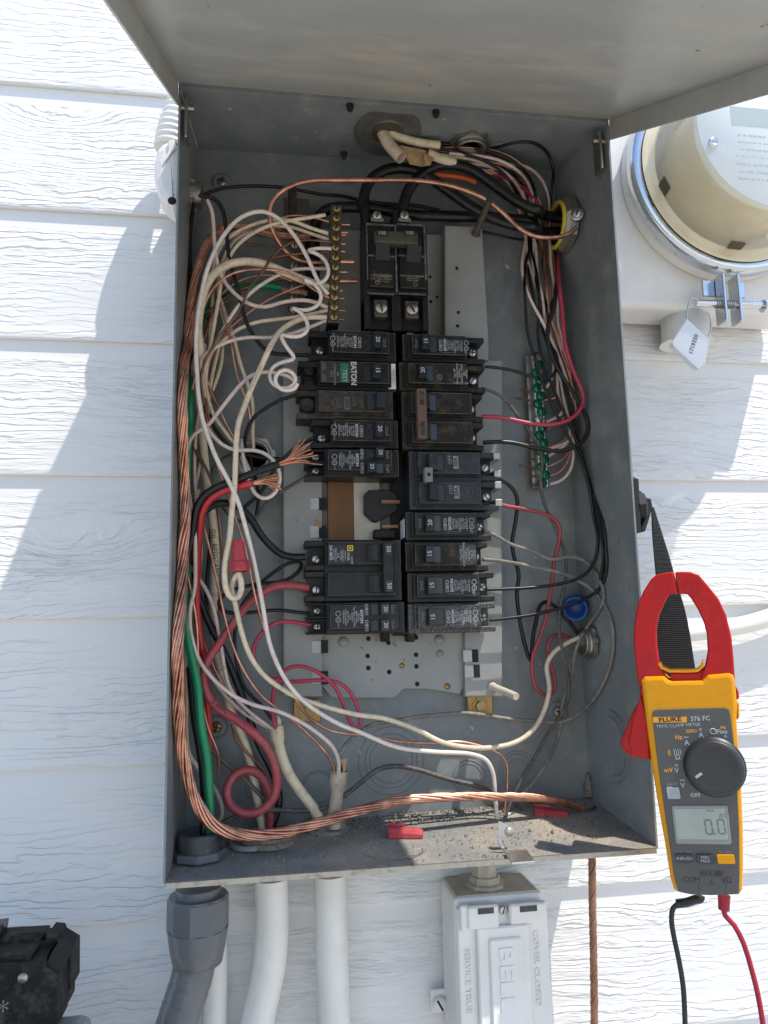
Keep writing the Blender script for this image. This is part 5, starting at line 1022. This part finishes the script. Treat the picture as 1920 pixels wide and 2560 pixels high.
def mt(s, x, y, size, m, off=.01, wide=1.): return text(s, mz('K', x, y, YM - .0014), CR, CU, size * .86, m, cm, 'printed_text', off=off, wide=wide)
q = poly('K', '302,142 531,139 531,178 305,180', -.0014); MB().prism(q, NM * .0001).build('logo_plate', 'print_orange', cm)
text('FLUKE', mz('K', 418, 160, YM - .0016), CR, CU, .0043, 'black_print', cm, 'printed_text', off=.03, wide=1.28)
mt('376 FC', 622, 153, .0052, 'print_white', .02); mt('TRMS CLAMP METER', 473, 199, .0038, 'print_white', 0); mt('ZERO', 562, 237, .0034, 'print_orange', .02); mt('A', 628, 264, .0056, 'print_white', .02); mt('=', 623, 228, .0050, 'print_white')
mt('Hz', 476, 279, .0050, 'print_orange', .02); mt('A', 531, 316, .0058, 'print_white', .02); mt('~', 526, 276, .0064, 'print_white', .02); mt('Hz', 776, 212, .0036, 'print_orange', .02); mt('iFlex', 764, 241, .0048, 'print_white', .02); mt('A', 793, 272, .0034, 'print_white', .02)
mt('||', 412, 379, .0048, 'print_orange', .02); mt('))))', 468, 374, .0052, 'print_white', .01); mt('\u03a9', 470, 413, .0056, 'print_white', .02); mt('mV', 408, 501, .0050, 'print_orange', .02); mt('V', 463, 503, .0054, 'print_white', .02); mt('=', 461, 470, .0050, 'print_white')
mt('SAVE', 434, 597, .0036, 'print_grey', .02); mt('V', 504, 603, .0054, 'print_white', .02); mt('~', 502, 566, .0060, 'print_white', .02); mt('OFF', 590, 670, .0044, 'print_white', .03)
MB().ring(mz('K', 708, 238, YM - .0014), NM, .0018, .0004, 18, 4).build('symbol', 'print_white', cm)
def btn(x, y, w, h, m, s=None, sm='print_white', sz=.0036):
    c = mz('K', x, y, YM - .0012); k = ZN['K'][2] * (YM - CAM.y) / F_PX / 2; o = MB().prism([c + CR * (sx * w * k) + CU * (sy * h * k) for sx, sy in ((-1, -.8), (-.85, -1), (.85, -1), (1, -.8), (1, .8), (.85, 1), (-.85, 1), (-1, .8))], (-NM) * .0014, bevel=.0003).build('button', m, cm)
    if s: text(s, c + (-NM) * .0017, CR, CU, sz * .84, sm, o, 'printed_text', off=.0, line=.8)
btn(441, 652, 84, 78, 'button_grey', '(o)', 'print_white', .0040); btn(515, 1092, 108, 58, 'meter_button', 'INRUSH'); btn(655, 1097, 108, 62, 'meter_button', 'MIN\nMAX', 'print_white', .0034); btn(795, 1098, 106, 58, 'meter_yellow')
mt('LOG 2sec', 512, 1050, .0030, 'print_grey'); mt('O 2sec', 790, 1052, .0030, 'print_grey'); mt('CAT III 1000V', 695, 1188, .0032, 'black_print'); mt('CAT IV 600V', 697, 1208, .0032, 'black_print'); mt('COM', 563, 1240, .0058, 'black_print', 0); mt('V\u03a9', 798, 1244, .0058, 'black_print', .01)
for a_, b2 in (((610, 1265), (613, 1338)), ((796, 1265), (797, 1338)), ((698, 1232), (701, 1265)), ((685, 1264), (717, 1266))):
    p, q = mz('K', *a_, YM - .0014), mz('K', *b2, YM - .0014); d = (q - p).normalized(); n_ = d.cross(NM) * .00012; MB().prism([p + n_, q + n_, q - n_, p - n_], NM * .0001).build('moulded_line', 'black_print', cm)
text('CAT III\n1000V\nCAT IV\n600V', fm('F', 302, 1485, .0038), CR, CU, .0040, 'lead_red', cm, 'moulded_text'); text('1000A', fm('F', 880, 1504, .0038), CR, CU, .0038, 'lead_red', cm, 'moulded_text')
for x, y in ((417, 895), (646, 878)):
    c = fm('F', x, y, .0038); b = MB(); s_ = .0050
    for k in range(4):
        d = (CR, CU, -CR, -CU)[k]; e2 = (CU, -CR, -CU, CR)[k]; b.prism([c + d * s_ - e2 * s_, c + d * s_ + e2 * s_, c + d * (s_ - .0003) + e2 * s_, c + d * (s_ - .0003) - e2 * s_], NM * .0001)
    b.prism([c + CR * .0006 + CU * .003, c - CR * .0014 - CU * .0002, c + CR * .0010 - CU * .0002, c - CR * .0010 - CU * .0032, c + CR * .0002 - CU * .0008, c - CR * .0002 + CU * .0002], NM * .0001); b.build('moulded_symbol', 'lead_red', cm)
for x0, x1, y in ((304, 352, 1371), (816, 866, 1338)):
    p, q = fm('F', x0, y, .0038), fm('F', x1, y, .0038); MB().prism([p + CU * .0003, q + CU * .0003, q - CU * .0003, p - CU * .0003], NM * .0001).build('moulded_line', 'lead_red', cm)
# strap and magnet
sl = [(336, 270, .016), (345, 480, .004), (358, 640, -.004), (372, 790, -.012), (384, 1000, -.015), (376, 1230, -.016), (402, 1500, -.017), (420, 1600, -.017)]; sr = [(352, 275, .022), (418, 480, .008), (468, 640, -.002), (510, 790, -.012), (560, 950, -.015), (612, 1150, -.016), (668, 1500, -.017), (685, 1600, -.017)]
A = spline([zat('F', *q) for q in sl], .006); Bq = spline([zat('F', *q) for q in sr], .006); m_ = min(len(A), len(Bq)); A = [A[int(i * (len(A) - 1) / (m_ - 1))] for i in range(m_)]; Bq = [Bq[int(i * (len(Bq) - 1) / (m_ - 1))] for i in range(m_)]
b = MB()
for i in range(m_ - 1): b.hexa([A[i], Bq[i], Bq[i + 1], A[i + 1]], [A[i] + Y_ * .0014, Bq[i] + Y_ * .0014, Bq[i + 1] + Y_ * .0014, A[i + 1] + Y_ * .0014])
hang = thing('magnet_hanger', (.38, .02, at(1600, 1340, .02).z), 'black webbing strap and magnet holding the clamp meter to the panel side', 'strap')
b.build('strap', 'webbing', hang)
# woven ribs across the strap
b = MB()
for i in range(0, m_ - 1):
    for f in (.0, .2, .4, .6, .8):
        p = A[i] * (1 - f) + A[i + 1] * f - Y_ * .0001; q = Bq[i] * (1 - f) + Bq[i + 1] * f - Y_ * .0001; b.tube([p, q], .00042, 5)
b.build('weave', 'webbing', hang)
zt, zb_ = at(1590, 1190, .02).z, at(1590, 1340, .02).z; xw = W + .0019
MB().prism([Vector((xw, .002, zt - .006)), Vector((xw, .030, zt + .006)), Vector((xw, .046, zt - .004)), Vector((xw, .046, zb_ + .01)), Vector((xw, .026, zb_ - .002)), Vector((xw, .004, zb_ + .002))], X_ * .006, bevel=.0009).build('magnet_plate', 'void', hang)
MB().lathe([(.012, 0), (.014, .002), (.014, .007), (.012, .009), (.004, .009), (0, .009)], (xw + .0062, .016, at(1610, 1270, .02).z), (1, -.2, .1), 8, False).build('magnet', 'black_plastic', hang)
MB().prism([zat('F', *k, .008) for k in ((262, 205), (300, 195), (335, 205), (344, 260), (330, 330), (290, 455), (262, 462), (248, 440), (290, 330), (285, 250))], Y_ * .014, bevel=.0012).build('strap_clip', 'black_plastic', hang)
# test leads
def lead(name, label, plug, cord, m, dp):
    t = thing(name, mz('K', *cord[-1], YM + dp), label, 'test lead', 'test leads of the clamp meter')
    MB().tube(spline([mz('K', *q, YM + dp) for q in plug], .003), [.0043 - .0018 * (q / 14) if m == 'lead_red' else .0030 for q in range(len(spline([mz('K', *q, YM + dp) for q in plug], .003)))], 12).build('plug', m, t)
    MB().tube(spline([mz('K', *q, YM + dp) for q in cord], .006), .0018, 12).build('cord', m, t)
lead('test_lead', 'black test lead plugged into the clamp meter socket', [(625, 1350), (620, 1368), (590, 1372), (530, 1392), (462, 1402)], [(480, 1398), (440, 1430), (428, 1500), (440, 1600), (480, 1790), (507, 1960), (520, 2212), (525, 2400), (540, 2700)], 'lead_black', .012)
lead('test_lead', 'red test lead plugged into the clamp meter socket', [(782, 1345), (782, 1380), (781, 1440)], [(780, 1430), (790, 1480), (850, 1545), (915, 1670), (970, 1850), (1010, 2010), (1045, 2212), (1070, 2400), (1080, 2700)], 'lead_red', .012)

# ================================================================ electricity meter at right
YS = .050
em = thing('electricity_meter', (at(1823, 760, YS).x, YS, at(1823, 760, YS).z), 'round glass electricity meter with cream ageing and silver clamp ring', 'electricity meter')
c0 = at(1812, 446, .036); RM = .094; ox = Vector((c0.x, 0, c0.z))
MB().lathe([(RM + .005, 0), (RM + .005, -.001), (RM + .004, -.012), (RM + .0005, -.0145), (RM - .001, -.0145), (RM - .001, 0)], ox + Y_ * (YS - .0005), Y_, 72, True, 0, 1., False).build('socket_rim', 'painted_white', em)
MB().lathe([(RM + .0062, 0), (RM + .0062, -.010), (RM + .0045, -.0125), (RM - .002, -.0125), (RM - .0045, -.0115)], ox + Y_ * .036, Y_, 72, True, 0, 1., False).build('clamp_ring', 'chrome', em)
MB().lathe([(RM - .003, .0), (RM - .003, -.004), (RM - .009, -.006), (RM - .0095, -.010), (RM - .012, -.012), (RM - .0135, -.056), (RM - .0145, -.066), (RM - .017, -.071), (RM - .021, -.0735)], ox + Y_ * .036, Y_, 72, True, 0, 1., False).build('glass_dome', 'glass_side', em)
MB().lathe([(RM - .021, -.0735), (RM - .030, -.0752), (RM - .045, -.0772), (RM - .065, -.0788), (0, -.0796)], ox + Y_ * .036, Y_, 72).build('glass_front', 'glass_front', em)
MB().lathe([(RM - .0025, -.0135), (RM - .006, -.0145), (RM - .0095, -.0135), (RM - .0120, -.016), (RM - .0135, -.0158)], ox + Y_ * .036, Y_, 72, True, 0, 1., False).build('dome_flange', 'amber', em)
MB().lathe([(RM - .028, 0), (RM - .030, -.058), (RM - .032, -.059), (0, -.059)], ox + Y_ * .036, Y_, 48).build('meter_base', 'meter_core', em)
MB().lathe([(RM - .026, -.060), (RM - .026, -.066), (0, -.0661)], ox + Y_ * .036, Y_, 48).build('dial_face', 'meter_face', em)
yf = .036 - .0666
MB().box(ox.x - .036, ox.x + .036, yf, yf + .0008, ox.z + .006, ox.z + .024, .0003).build('display', 'meter_lcd', em)
rg = random.Random(5)
for k in range(7):
    b = MB(); xx = ox.x - .036 + rg.uniform(0, .008); zz = ox.z - .002 - k * .0068; hh = rg.uniform(.0012, .0024)
    while xx < ox.x + .030:
        ww = rg.uniform(.001, .0034); b.box(xx, xx + ww, yf + .0004, yf + .0008, zz - hh, zz); xx += ww + rg.choice((.0007, .0007, .0022))
    b.build('print_line', 'print_grey', em)
for ang, nm in ((200, 0), (262, 1)):
    a = R_(ang); p = ox + Vector((math.cos(a), 0, math.sin(a))) * (RM - .0118) + Y_ * .012; tn = Vector((-math.sin(a), 0, math.cos(a))); rd = Vector((math.cos(a), 0, math.sin(a)))
    MB().prism([p + tn * .0055 - Y_ * .006, p + tn * .0075 + Y_ * .005, p - tn * .005 + Y_ * .007, p - tn * .0075 - Y_ * .005], rd * .0006).build('patch', 'brass_dark', em)
p = ox + Vector((-.0605, -.037, -.018)); MB().lathe([(.0045, 0), (.004, .003), (.002, .003), (.002, .001), (0, .001)], p, TOWARD, 16).build('sight_plug', 'chrome', em)
# ring clamp lugs and screw
pl_, pr_ = at(1798, 700, .026), at(1835, 702, .026)
for s, p in ((-1, pl_), (1, pr_)):
    MB().box(p.x - .0016, p.x + .0016, .019, .034, p.z - .042, p.z + .004, .0008).build('clamp_lug', 'chrome', em); MB().box(p.x + s * .0018, p.x + s * .014, .031, .0335, p.z - .014, p.z + .002, .0006).build('clamp_lug', 'chrome', em)
z_ = pl_.z - .024; MB().tube([(pl_.x - .026, .025, z_), (pr_.x + .026, .025, z_ + .001)], .0032, 14).build('clamp_bolt', 'chrome', em); MB().lathe([(.006, 0), (.006, .006), (0, .006)], (pr_.x + .026, .025, z_), X_, 12, False).build('bolt_head', 'chrome', em)
th = MB()
for k in range(9): th.ring((pl_.x + (k - 3) * .0021, .025, z_), X_, .0034, .0006, 14, 5)
th.build('bolt_thread', 'old_zinc', em)
# socket box behind the meter
x0 = W + .0035; x1 = x0 + .21; zb0 = at(1600, 768, YS).z
sb = thing('meter_socket', ((x0 + x1) / 2, .07, zb0), 'white painted meter socket box behind the round meter', 'meter box')
b = MB(); b.box(x0, x1, YS, .0942, zb0, zb0 + .36, .006, seg=3); b.build('box', 'painted_white', sb)
hb = at(1712, 850, .074); MB().lathe([(.0245, .0), (.0225, .004), (.0215, .028), (.0195, .0285), (.0190, .004), (0, .004)], (hb.x, .0725, zb0 - .0255), Z_, 36).build('hub', 'painted_white', sb)
# plastic seal tag
sg = thing('seal_tag', at(1730, 925, .004), 'clear plastic numbered seal tag hanging from the meter clamp', 'tag')
q = [zat('E', *k, .004) for k in ((712, 1782), (880, 1935), (850, 2110), (800, 2155), (610, 1985), (600, 1960))]; MB().prism(q, Y_ * .005, bevel=.0006).build('tag', 'clear_plastic', sg)
q = [zat('E', *k, .0032) for k in ((600, 1962), (640, 1965), (838, 2120), (795, 2160), (608, 1990))]; MB().prism(q, Y_ * .006, bevel=.0005).build('tag_edge', 'clear_plastic', sg)
p = zat('E', 760, 1975, .0036); r_ = (zat('E', 790, 1905, .0036) - zat('E', 745, 2050, .0036)).normalized(); text('1719350', p, r_, TOWARD.cross(r_), .0056, 'black_print', sg, 'number_print', off=.01)
for s in (('705,1800 715,1710 735,1640 765,1625 790,1650'), ('872,1915 890,1850 880,1770 860,1730')):
    MB().tube(spline([zat('E', *[float(v) for v in t.split(',')], .012) for t in s.split()], .003), .0007, 6).build('seal_wire', 'zinc', sg)

# ================================================================ conduits and boxes round the panel
wp = thing('conduit_elbow', (-.018, .06, at(420, 515, .05).z), 'white ribbed conduit fitting entering the left side of the panel', 'conduit fitting')
P = [zat('U', *q, .062) for q in ((800, 395), (778, 470), (752, 560), (738, 650))]
R0 = [.010, .0135, .0155, .0165]; Ps = spline(P, .0011); rr = []
for i in range(len(Ps)): f = i / (len(Ps) - 1); rr.append(.0115 + .0035 * f + .0007 * math.sin(i * 1.15))
MB().tube(Ps, rr, 24).build('ribbed_sleeve', 'painted_pipe', wp)
q = [zat('U', *k, .045) for k in ((695, 615), (735, 598), (772, 620), (778, 700), (776, 885), (745, 888), (715, 870), (682, 830), (664, 770), (664, 690), (675, 640))]; MB().prism(q, Y_ * .034, bevel=.006).build('body', 'painted_white', wp)
q = [zat('U', *k, .043) for k in ((725, 610), (752, 600), (757, 640), (712, 700), (706, 690), (728, 650))]; MB().prism(q, Y_ * .006, bevel=.0008).build('cover_clip', 'painted_white', wp)
p = zat('U', 743, 868, .0446); MB().lathe([(.0036, 0), (.0036, .0004), (0, .0004)], p, TOWARD, 14).build('screw_hole', 'hole', wp)
MB().box(-.012, -.0019, .05, .074, zat('U', 770, 760, .06).z - .008, zat('U', 770, 760, .06).z + .012, .002).build('nipple', 'painted_white', wp)

# grey liquid tight connector and flexible conduit
yc = .035; fc = thing('flexible_conduit', at(470, 2560, yc) - Z_ * .1, 'glossy grey liquid tight conduit and faceted connector under the left corner', 'conduit')
top = at(496, 2212, yc); b = MB()
b.lathe([(.0165, 0), (.0165, -.012)], top - Z_ * .0012, Z_, 32); b.build('neck', 'grey_pvc', fc)
ct = top - Z_ * .006; cl = top.z - at(490, 2395, yc).z; b = MB(); b.lathe([(.0165, -.001), (.0215, -.001), (.0225, -.0025), (.0225, -cl * .46)], ct, Z_, 10, False, 0, 1., False); b.lathe([(.0222, -cl * .46), (.0205, -cl * .70), (.0180, -cl * .94), (.0165, -cl * .95)], ct, Z_, 40, True); b.lathe([(.0212, -cl * .0 - .0008), (.0212, -cl * .46)], ct, Z_, 40); b.build('connector_nut', 'grey_pvc', fc)
# raised grip panels round the nut
P = [at(*q, yc) for q in ((492, 2380), (480, 2440), (455, 2520), (430, 2600), (395, 2720), (370, 2850), (365, 3000))]; Ps = spline(P, .0016); rr = [.0152 - (.0006 if i % 7 == 0 else 0) for i in range(len(Ps))]
MB().tube(Ps, rr, 28).build('flex_tube', 'flex_grey', fc)

def pipe(label, pts, dia, Yc, m='painted_pipe'):
    P = [at(*q, Yc) for q in pts]; o = MB().tube(spline(P, .008), dia / 2, 24).build('conduit_pipe', m); return tag(o, label, 'conduit', 'white painted conduits below the panel')
pipe('slim white painted conduit half hidden behind the grey flexible conduit', ((535, 2200), (538, 2300), (540, 2420), (538, 2560), (530, 2800), (530, 3100)), .018, .078)
pipe('white painted conduit bending gently to the left below the panel floor', ((679, 2195), (680, 2260), (680, 2340), (672, 2420), (655, 2500), (635, 2600), (615, 2800), (612, 3100)), .0262, .070)
pipe('straight white painted conduit hanging below the middle of the panel', ((825, 2185), (827, 2300), (831, 2420), (834, 2560), (840, 2800), (845, 3100)), .0262, .070)
pipe('white painted conduit running level to the right behind the clamp meter', ((1560, 1590), (1640, 1588), (1720, 1582), (1800, 1572), (1860, 1562), (1920, 1545), (2000, 1515), (2100, 1490), (2300, 1470), (2700, 1450)), .0165, .085)
# stranded copper ground outside
P = spline([at(*q, .070) for q in ((1480, 2125), (1481, 2250), (1484, 2400), (1486, 2560), (1488, 2800), (1490, 3100))], .004); b = MB(); b.tube(P, .0022, 8); strands(b, P, .0021, .00125, 7, .035); tag(b.build('ground_cable', 'rope_rust'), 'brown stranded copper ground cable hanging below the panel corner', 'cable')

# outdoor receptacle box below
rb = thing('outlet_box', at(1240, 2700, .05), 'white painted weatherproof outlet box with hinged flip cover', 'outlet box')
yb = .045; q = lambda x, y, Y=yb: zat('P', x, y, Y)
tl, tr = q(985, 262), q(1395, 245); wz = tr.x - tl.x; zt = (tl.z + tr.z) / 2; zb2 = zt - .125
MB().box(tl.x, tr.x, yb, .0935, zb2, zt, .003, seg=2).build('box', 'painted_white', rb)
MB().box(tl.x + .0035, tr.x - .0035, yb + .003, .0905, zt + .0001, zt + .0006).build('dust_layer', 'painted_tan', rb)
MB().box(tl.x + .001, tr.x + .0012, yb - .005, yb - .0003, zb2, zt - .006, .0012).build('cover_frame', 'painted_white', rb)
for a, c in (((1012, 300), (1060, 420)), ((1335, 290), (1405, 385))):
    p0, p1 = q(*a, yb - .008), q(*c, yb - .008); MB().box(p0.x, p1.x, yb - .010, yb - .0052, p1.z, p0.z, .0012).build('hinge_ear', 'painted_white', rb)
for a, c in (((1042, 300), (1188, 395)), ((1235, 290), (1385, 370))):
    p0, p1 = q(*a, yb - .008), q(*c, yb - .008); MB().box(p0.x, p1.x, yb - .0125, yb - .0055, p1.z, p0.z, .0014).build('hinge', 'painted_white', rb)
    MB().box(p0.x + .008, p1.x - .004, yb - .0126, yb - .0122, p0.z - .006, p0.z - .0015).build('worn_patch', 'dark_pvc', rb)
p = q(1212, 320, yb - .007); screw_head(p, TOWARD, .0035, 'zinc', rb, 'screw', 1)
p0, p1 = q(1090, 405, yb - .008), q(1345, 800, yb - .008); cov = MB().box(p0.x, p1.x, yb - .0095, yb - .0053, p0.z - .11, p0.z, .0012).build('flip_cover', 'painted_white', rb)
p0, p1 = q(1145, 455, yb - .0095), q(1310, 820, yb - .0095); MB().box(p0.x, p1.x, yb - .0118, yb - .0090, p0.z - .075, p0.z, .0022).build('flip_cover_panel', 'painted_white', rb)
dn = -Z_; text('BELL', q(1228, 640, yb - .0122), dn, X_, .0155, 'painted_white', rb, 'raised_lettering', off=.01, wide=1.5, ext=.03)
text('COVER CLOSED', q(1370, 590, yb - .0054), dn, X_, .0062, 'painted_white', rb, 'raised_lettering', wide=1.25, ext=.09); text('SERVICE TRUE', q(1052, 650, yb - .0054), dn, X_, .0062, 'painted_white', rb, 'raised_lettering', wide=1.2, ext=.09)
m1 = q(925, 755, .088); MB().box(m1.x - .008, tl.x + .001, .0885, .0915, m1.z - .007, m1.z + .011, .001, seg=2).build('mounting_ear', 'painted_white', rb); screw_head(m1 + Vector((-.001, 0, 0)), TOWARD, .0062, 'painted_white', rb, 'mounting_screw', 1, .003, 1.3)
nt_ = zat('P', 1128, 185, .068); MB().lathe([(.0165, .0), (.0165, .0025), (.0135, .0035), (.0125, .008), (.0105, .0085), (.0105, .0335)], (nt_.x, .068, zt + .0004), Z_, 8, False).build('nipple', 'painted_tan', rb)

# ================================================================ spare breaker on a bin in the lower left corner
yk = -.040
kb = thing('loose_breaker', at(60, 2590, yk), 'dusty loose two pole breaker resting on the grey green bin', 'circuit breaker')
pq = lambda s, Y: [zat('Q', *[float(v) for v in t.split(',')], Y) for t in s.split()]
MB().prism(pq('-160,545 270,535 300,490 300,560 375,625 375,940 -160,1040', yk), Y_ * .024, bevel=.0007).build('body', 'black_dusty', kb)
MB().prism(pq('-160,545 200,535 205,490 185,478 -160,500', yk + .004), Y_ * .018, bevel=.0006).build('face_plate', 'black_dusty', kb)
MB().prism(pq('230,432 296,345 288,336 -40,355 -60,440', yk + .027), Y_ * .012, bevel=.0006).build('face_plate', 'black_dusty', kb)
MB().prism(pq('-160,420 296,400 300,362 364,368 372,398 462,452 460,705 430,750 425,830 375,850 -160,900', yk + .0252), Y_ * .024, bevel=.0007).build('body', 'black_dusty', kb)
MB().prism(pq('300,545 375,620 430,520 335,470', yk + .002), Y_ * .022).build('terminal_well', 'void', kb)
MB().prism(pq('-80,300 20,290 15,330 -5,400 -80,410', yk + .024), Y_ * .012, bevel=.0006).build('toggle', 'toggle', kb)
p = zat('Q', 147, 637, yk - .0003); MB().lathe([(.0032, 0), (.0026, .0012), (0, .0014)], p, TOWARD, 14).build('rivet', 'old_zinc', kb); p = zat('Q', 0, 660, yk - .0001); MB().ring(p, Y_, .0070, .0006, 28, 5).build('moulded_ring', 'black_plastic', kb)
text('*', zat('Q', 18, 855, yk - .0004), X_, Z_, .016, 'print_grey', kb, 'moulded_mark'); pt = zat('Q', 455, 600, yk + .03); MB().box(pt.x - .002, pt.x + .0006, yk + .03, yk + .036, pt.z - .006, pt.z + .004).build('terminal', 'brass', kb)
zt_ = min((kb.matrix_world @ Vector(c))[2] if False else 0 for c in [(0, 0, 0)])
lowz = zat('Q', -160, 1040, yk).z
bn = thing('bin', (-.16, -.09, -1.35), 'pale grey green plastic bin standing by the wall', 'bin')
xr = zat('Q', 618, 840, -.01).x; ztop = zat('Q', 590, 838, -.01).z
MB().box(xr - .30, xr, -.19, -.01, ztop - .025, ztop, .008, seg=3).build('lid', 'bin_grey', bn)
q0 = [Vector((xr - .295, -.185, ztop - .0252)), Vector((xr - .006, -.185, ztop - .0252)), Vector((xr - .006, -.016, ztop - .0252)), Vector((xr - .295, -.016, ztop - .0252))]; q1 = [Vector((p.x * .96 - .006, -.1 + (p.y + .1) * .85, -1.35)) for p in q0]
MB().hexa(q1, q0).build('body', 'bin_grey', bn)
print('BIN top', ztop, 'breaker low', lowz)

# ================================================================ wear on the box
rng = random.Random(11)
def chip(p, n, s, m, name='paint_chip', u=None, w=None):
    n = Vector(n).normalized(); u = Vector(u) if u else n.orthogonal().normalized(); w = n.cross(u); k = rng.randint(5, 8); pts = []
    for i in range(k):
        a = 2 * math.pi * i / k + rng.uniform(-.3, .3); r = s * rng.uniform(.5, 1.2); pts.append(Vector(p) + n * .0001 + u * (math.cos(a) * r) + w * (math.sin(a) * r * 1.8))
    MB().prism(pts, n * .00025).build(name, m, panel)
for x, y, s in ((x - 24, y, s) for x, y, s in ((1527, 400, .0022), (1530, 425, .0028), (1524, 445, .0014), (1532, 470, .0016), (1516, 500, .0011), (1530, 520, .0010), (1541, 545, .0008), (1528, 560, .0008), (1535, 610, .0009), (1570, 1355, .0016), (1596, 1470, .0012))):
    chip(on(x, y, FL[1] - X_ * .0001, RTN), -X_, s, 'rust', 'rust_spot', Y_)
for k in range(26):
    x = rng.uniform(500, 1350); y = rng.uniform(270, 380); chip(on(x, y, FL[3] - Z_ * .0001, TOPN), -Z_, rng.uniform(.0004, .0012), rng.choice(('painted_tan', 'plate_grey')), 'paint_chip')
for x, y, s in ((1265, 655, .003), (1270, 668, .002), (1380, 900, .0008), (1350, 1660, .001), (1250, 1700, .0012), (1290, 1620, .0008), (1180, 1820, .0012), (1330, 1380, .0014), (1340, 1395, .0009), (880, 1830, .0016), (900, 1880, .0010)):
    chip(at(x, y, D - .0001), TOWARD, s, rng.choice(('dirt', 'painted_tan')), 'dirt_speck')
P = [on(x, y, BL[1] - X_ * .002 - Y_ * 0, RTN) for x, y in ((1474, 1935), (1475, 1960), (1476, 1990))]
ps = spline([Vector((.3535, .0885, p.z)) for p in P], .002); MB().tube(ps, [rng.uniform(.0008, .0022) + (.0026 if i > len(ps) - 7 else 0) for i in range(len(ps))], 9, 0, True, False).build('mud_nest', 'dirt', panel)
for x, y, s in ((985, 1610, .0018), (940, 1600, .0012), (1060, 1640, .0008), (930, 1700, .0008), (940, 1655, .0009), (905, 1620, .0010), (1010, 1650, .0008), (1075, 1610, .0009)):
    chip(at(x, y, YP - .0001), TOWARD, s, rng.choice(('rust', 'dirt')), 'dirt_speck')
for x, y in ((742, 1300), (745, 1390), (733, 1450), (760, 1480)): chip(at(x, y, YC - .0001), TOWARD, rng.uniform(.0006, .0012), 'dirt', 'dirt_speck')
chip(at(793, 1308, YC - .0001), TOWARD, .0028, 'rust', 'rust_spot')

for k in range(22):
    l = rng.uniform(.01, .33); x = rng.uniform(.02, W - .02); p = lidp(x, l, .0002); chip(p, LD, rng.uniform(.0003, .0010), rng.choice(('painted_tan', 'plate_grey')), 'dirt_speck', X_)
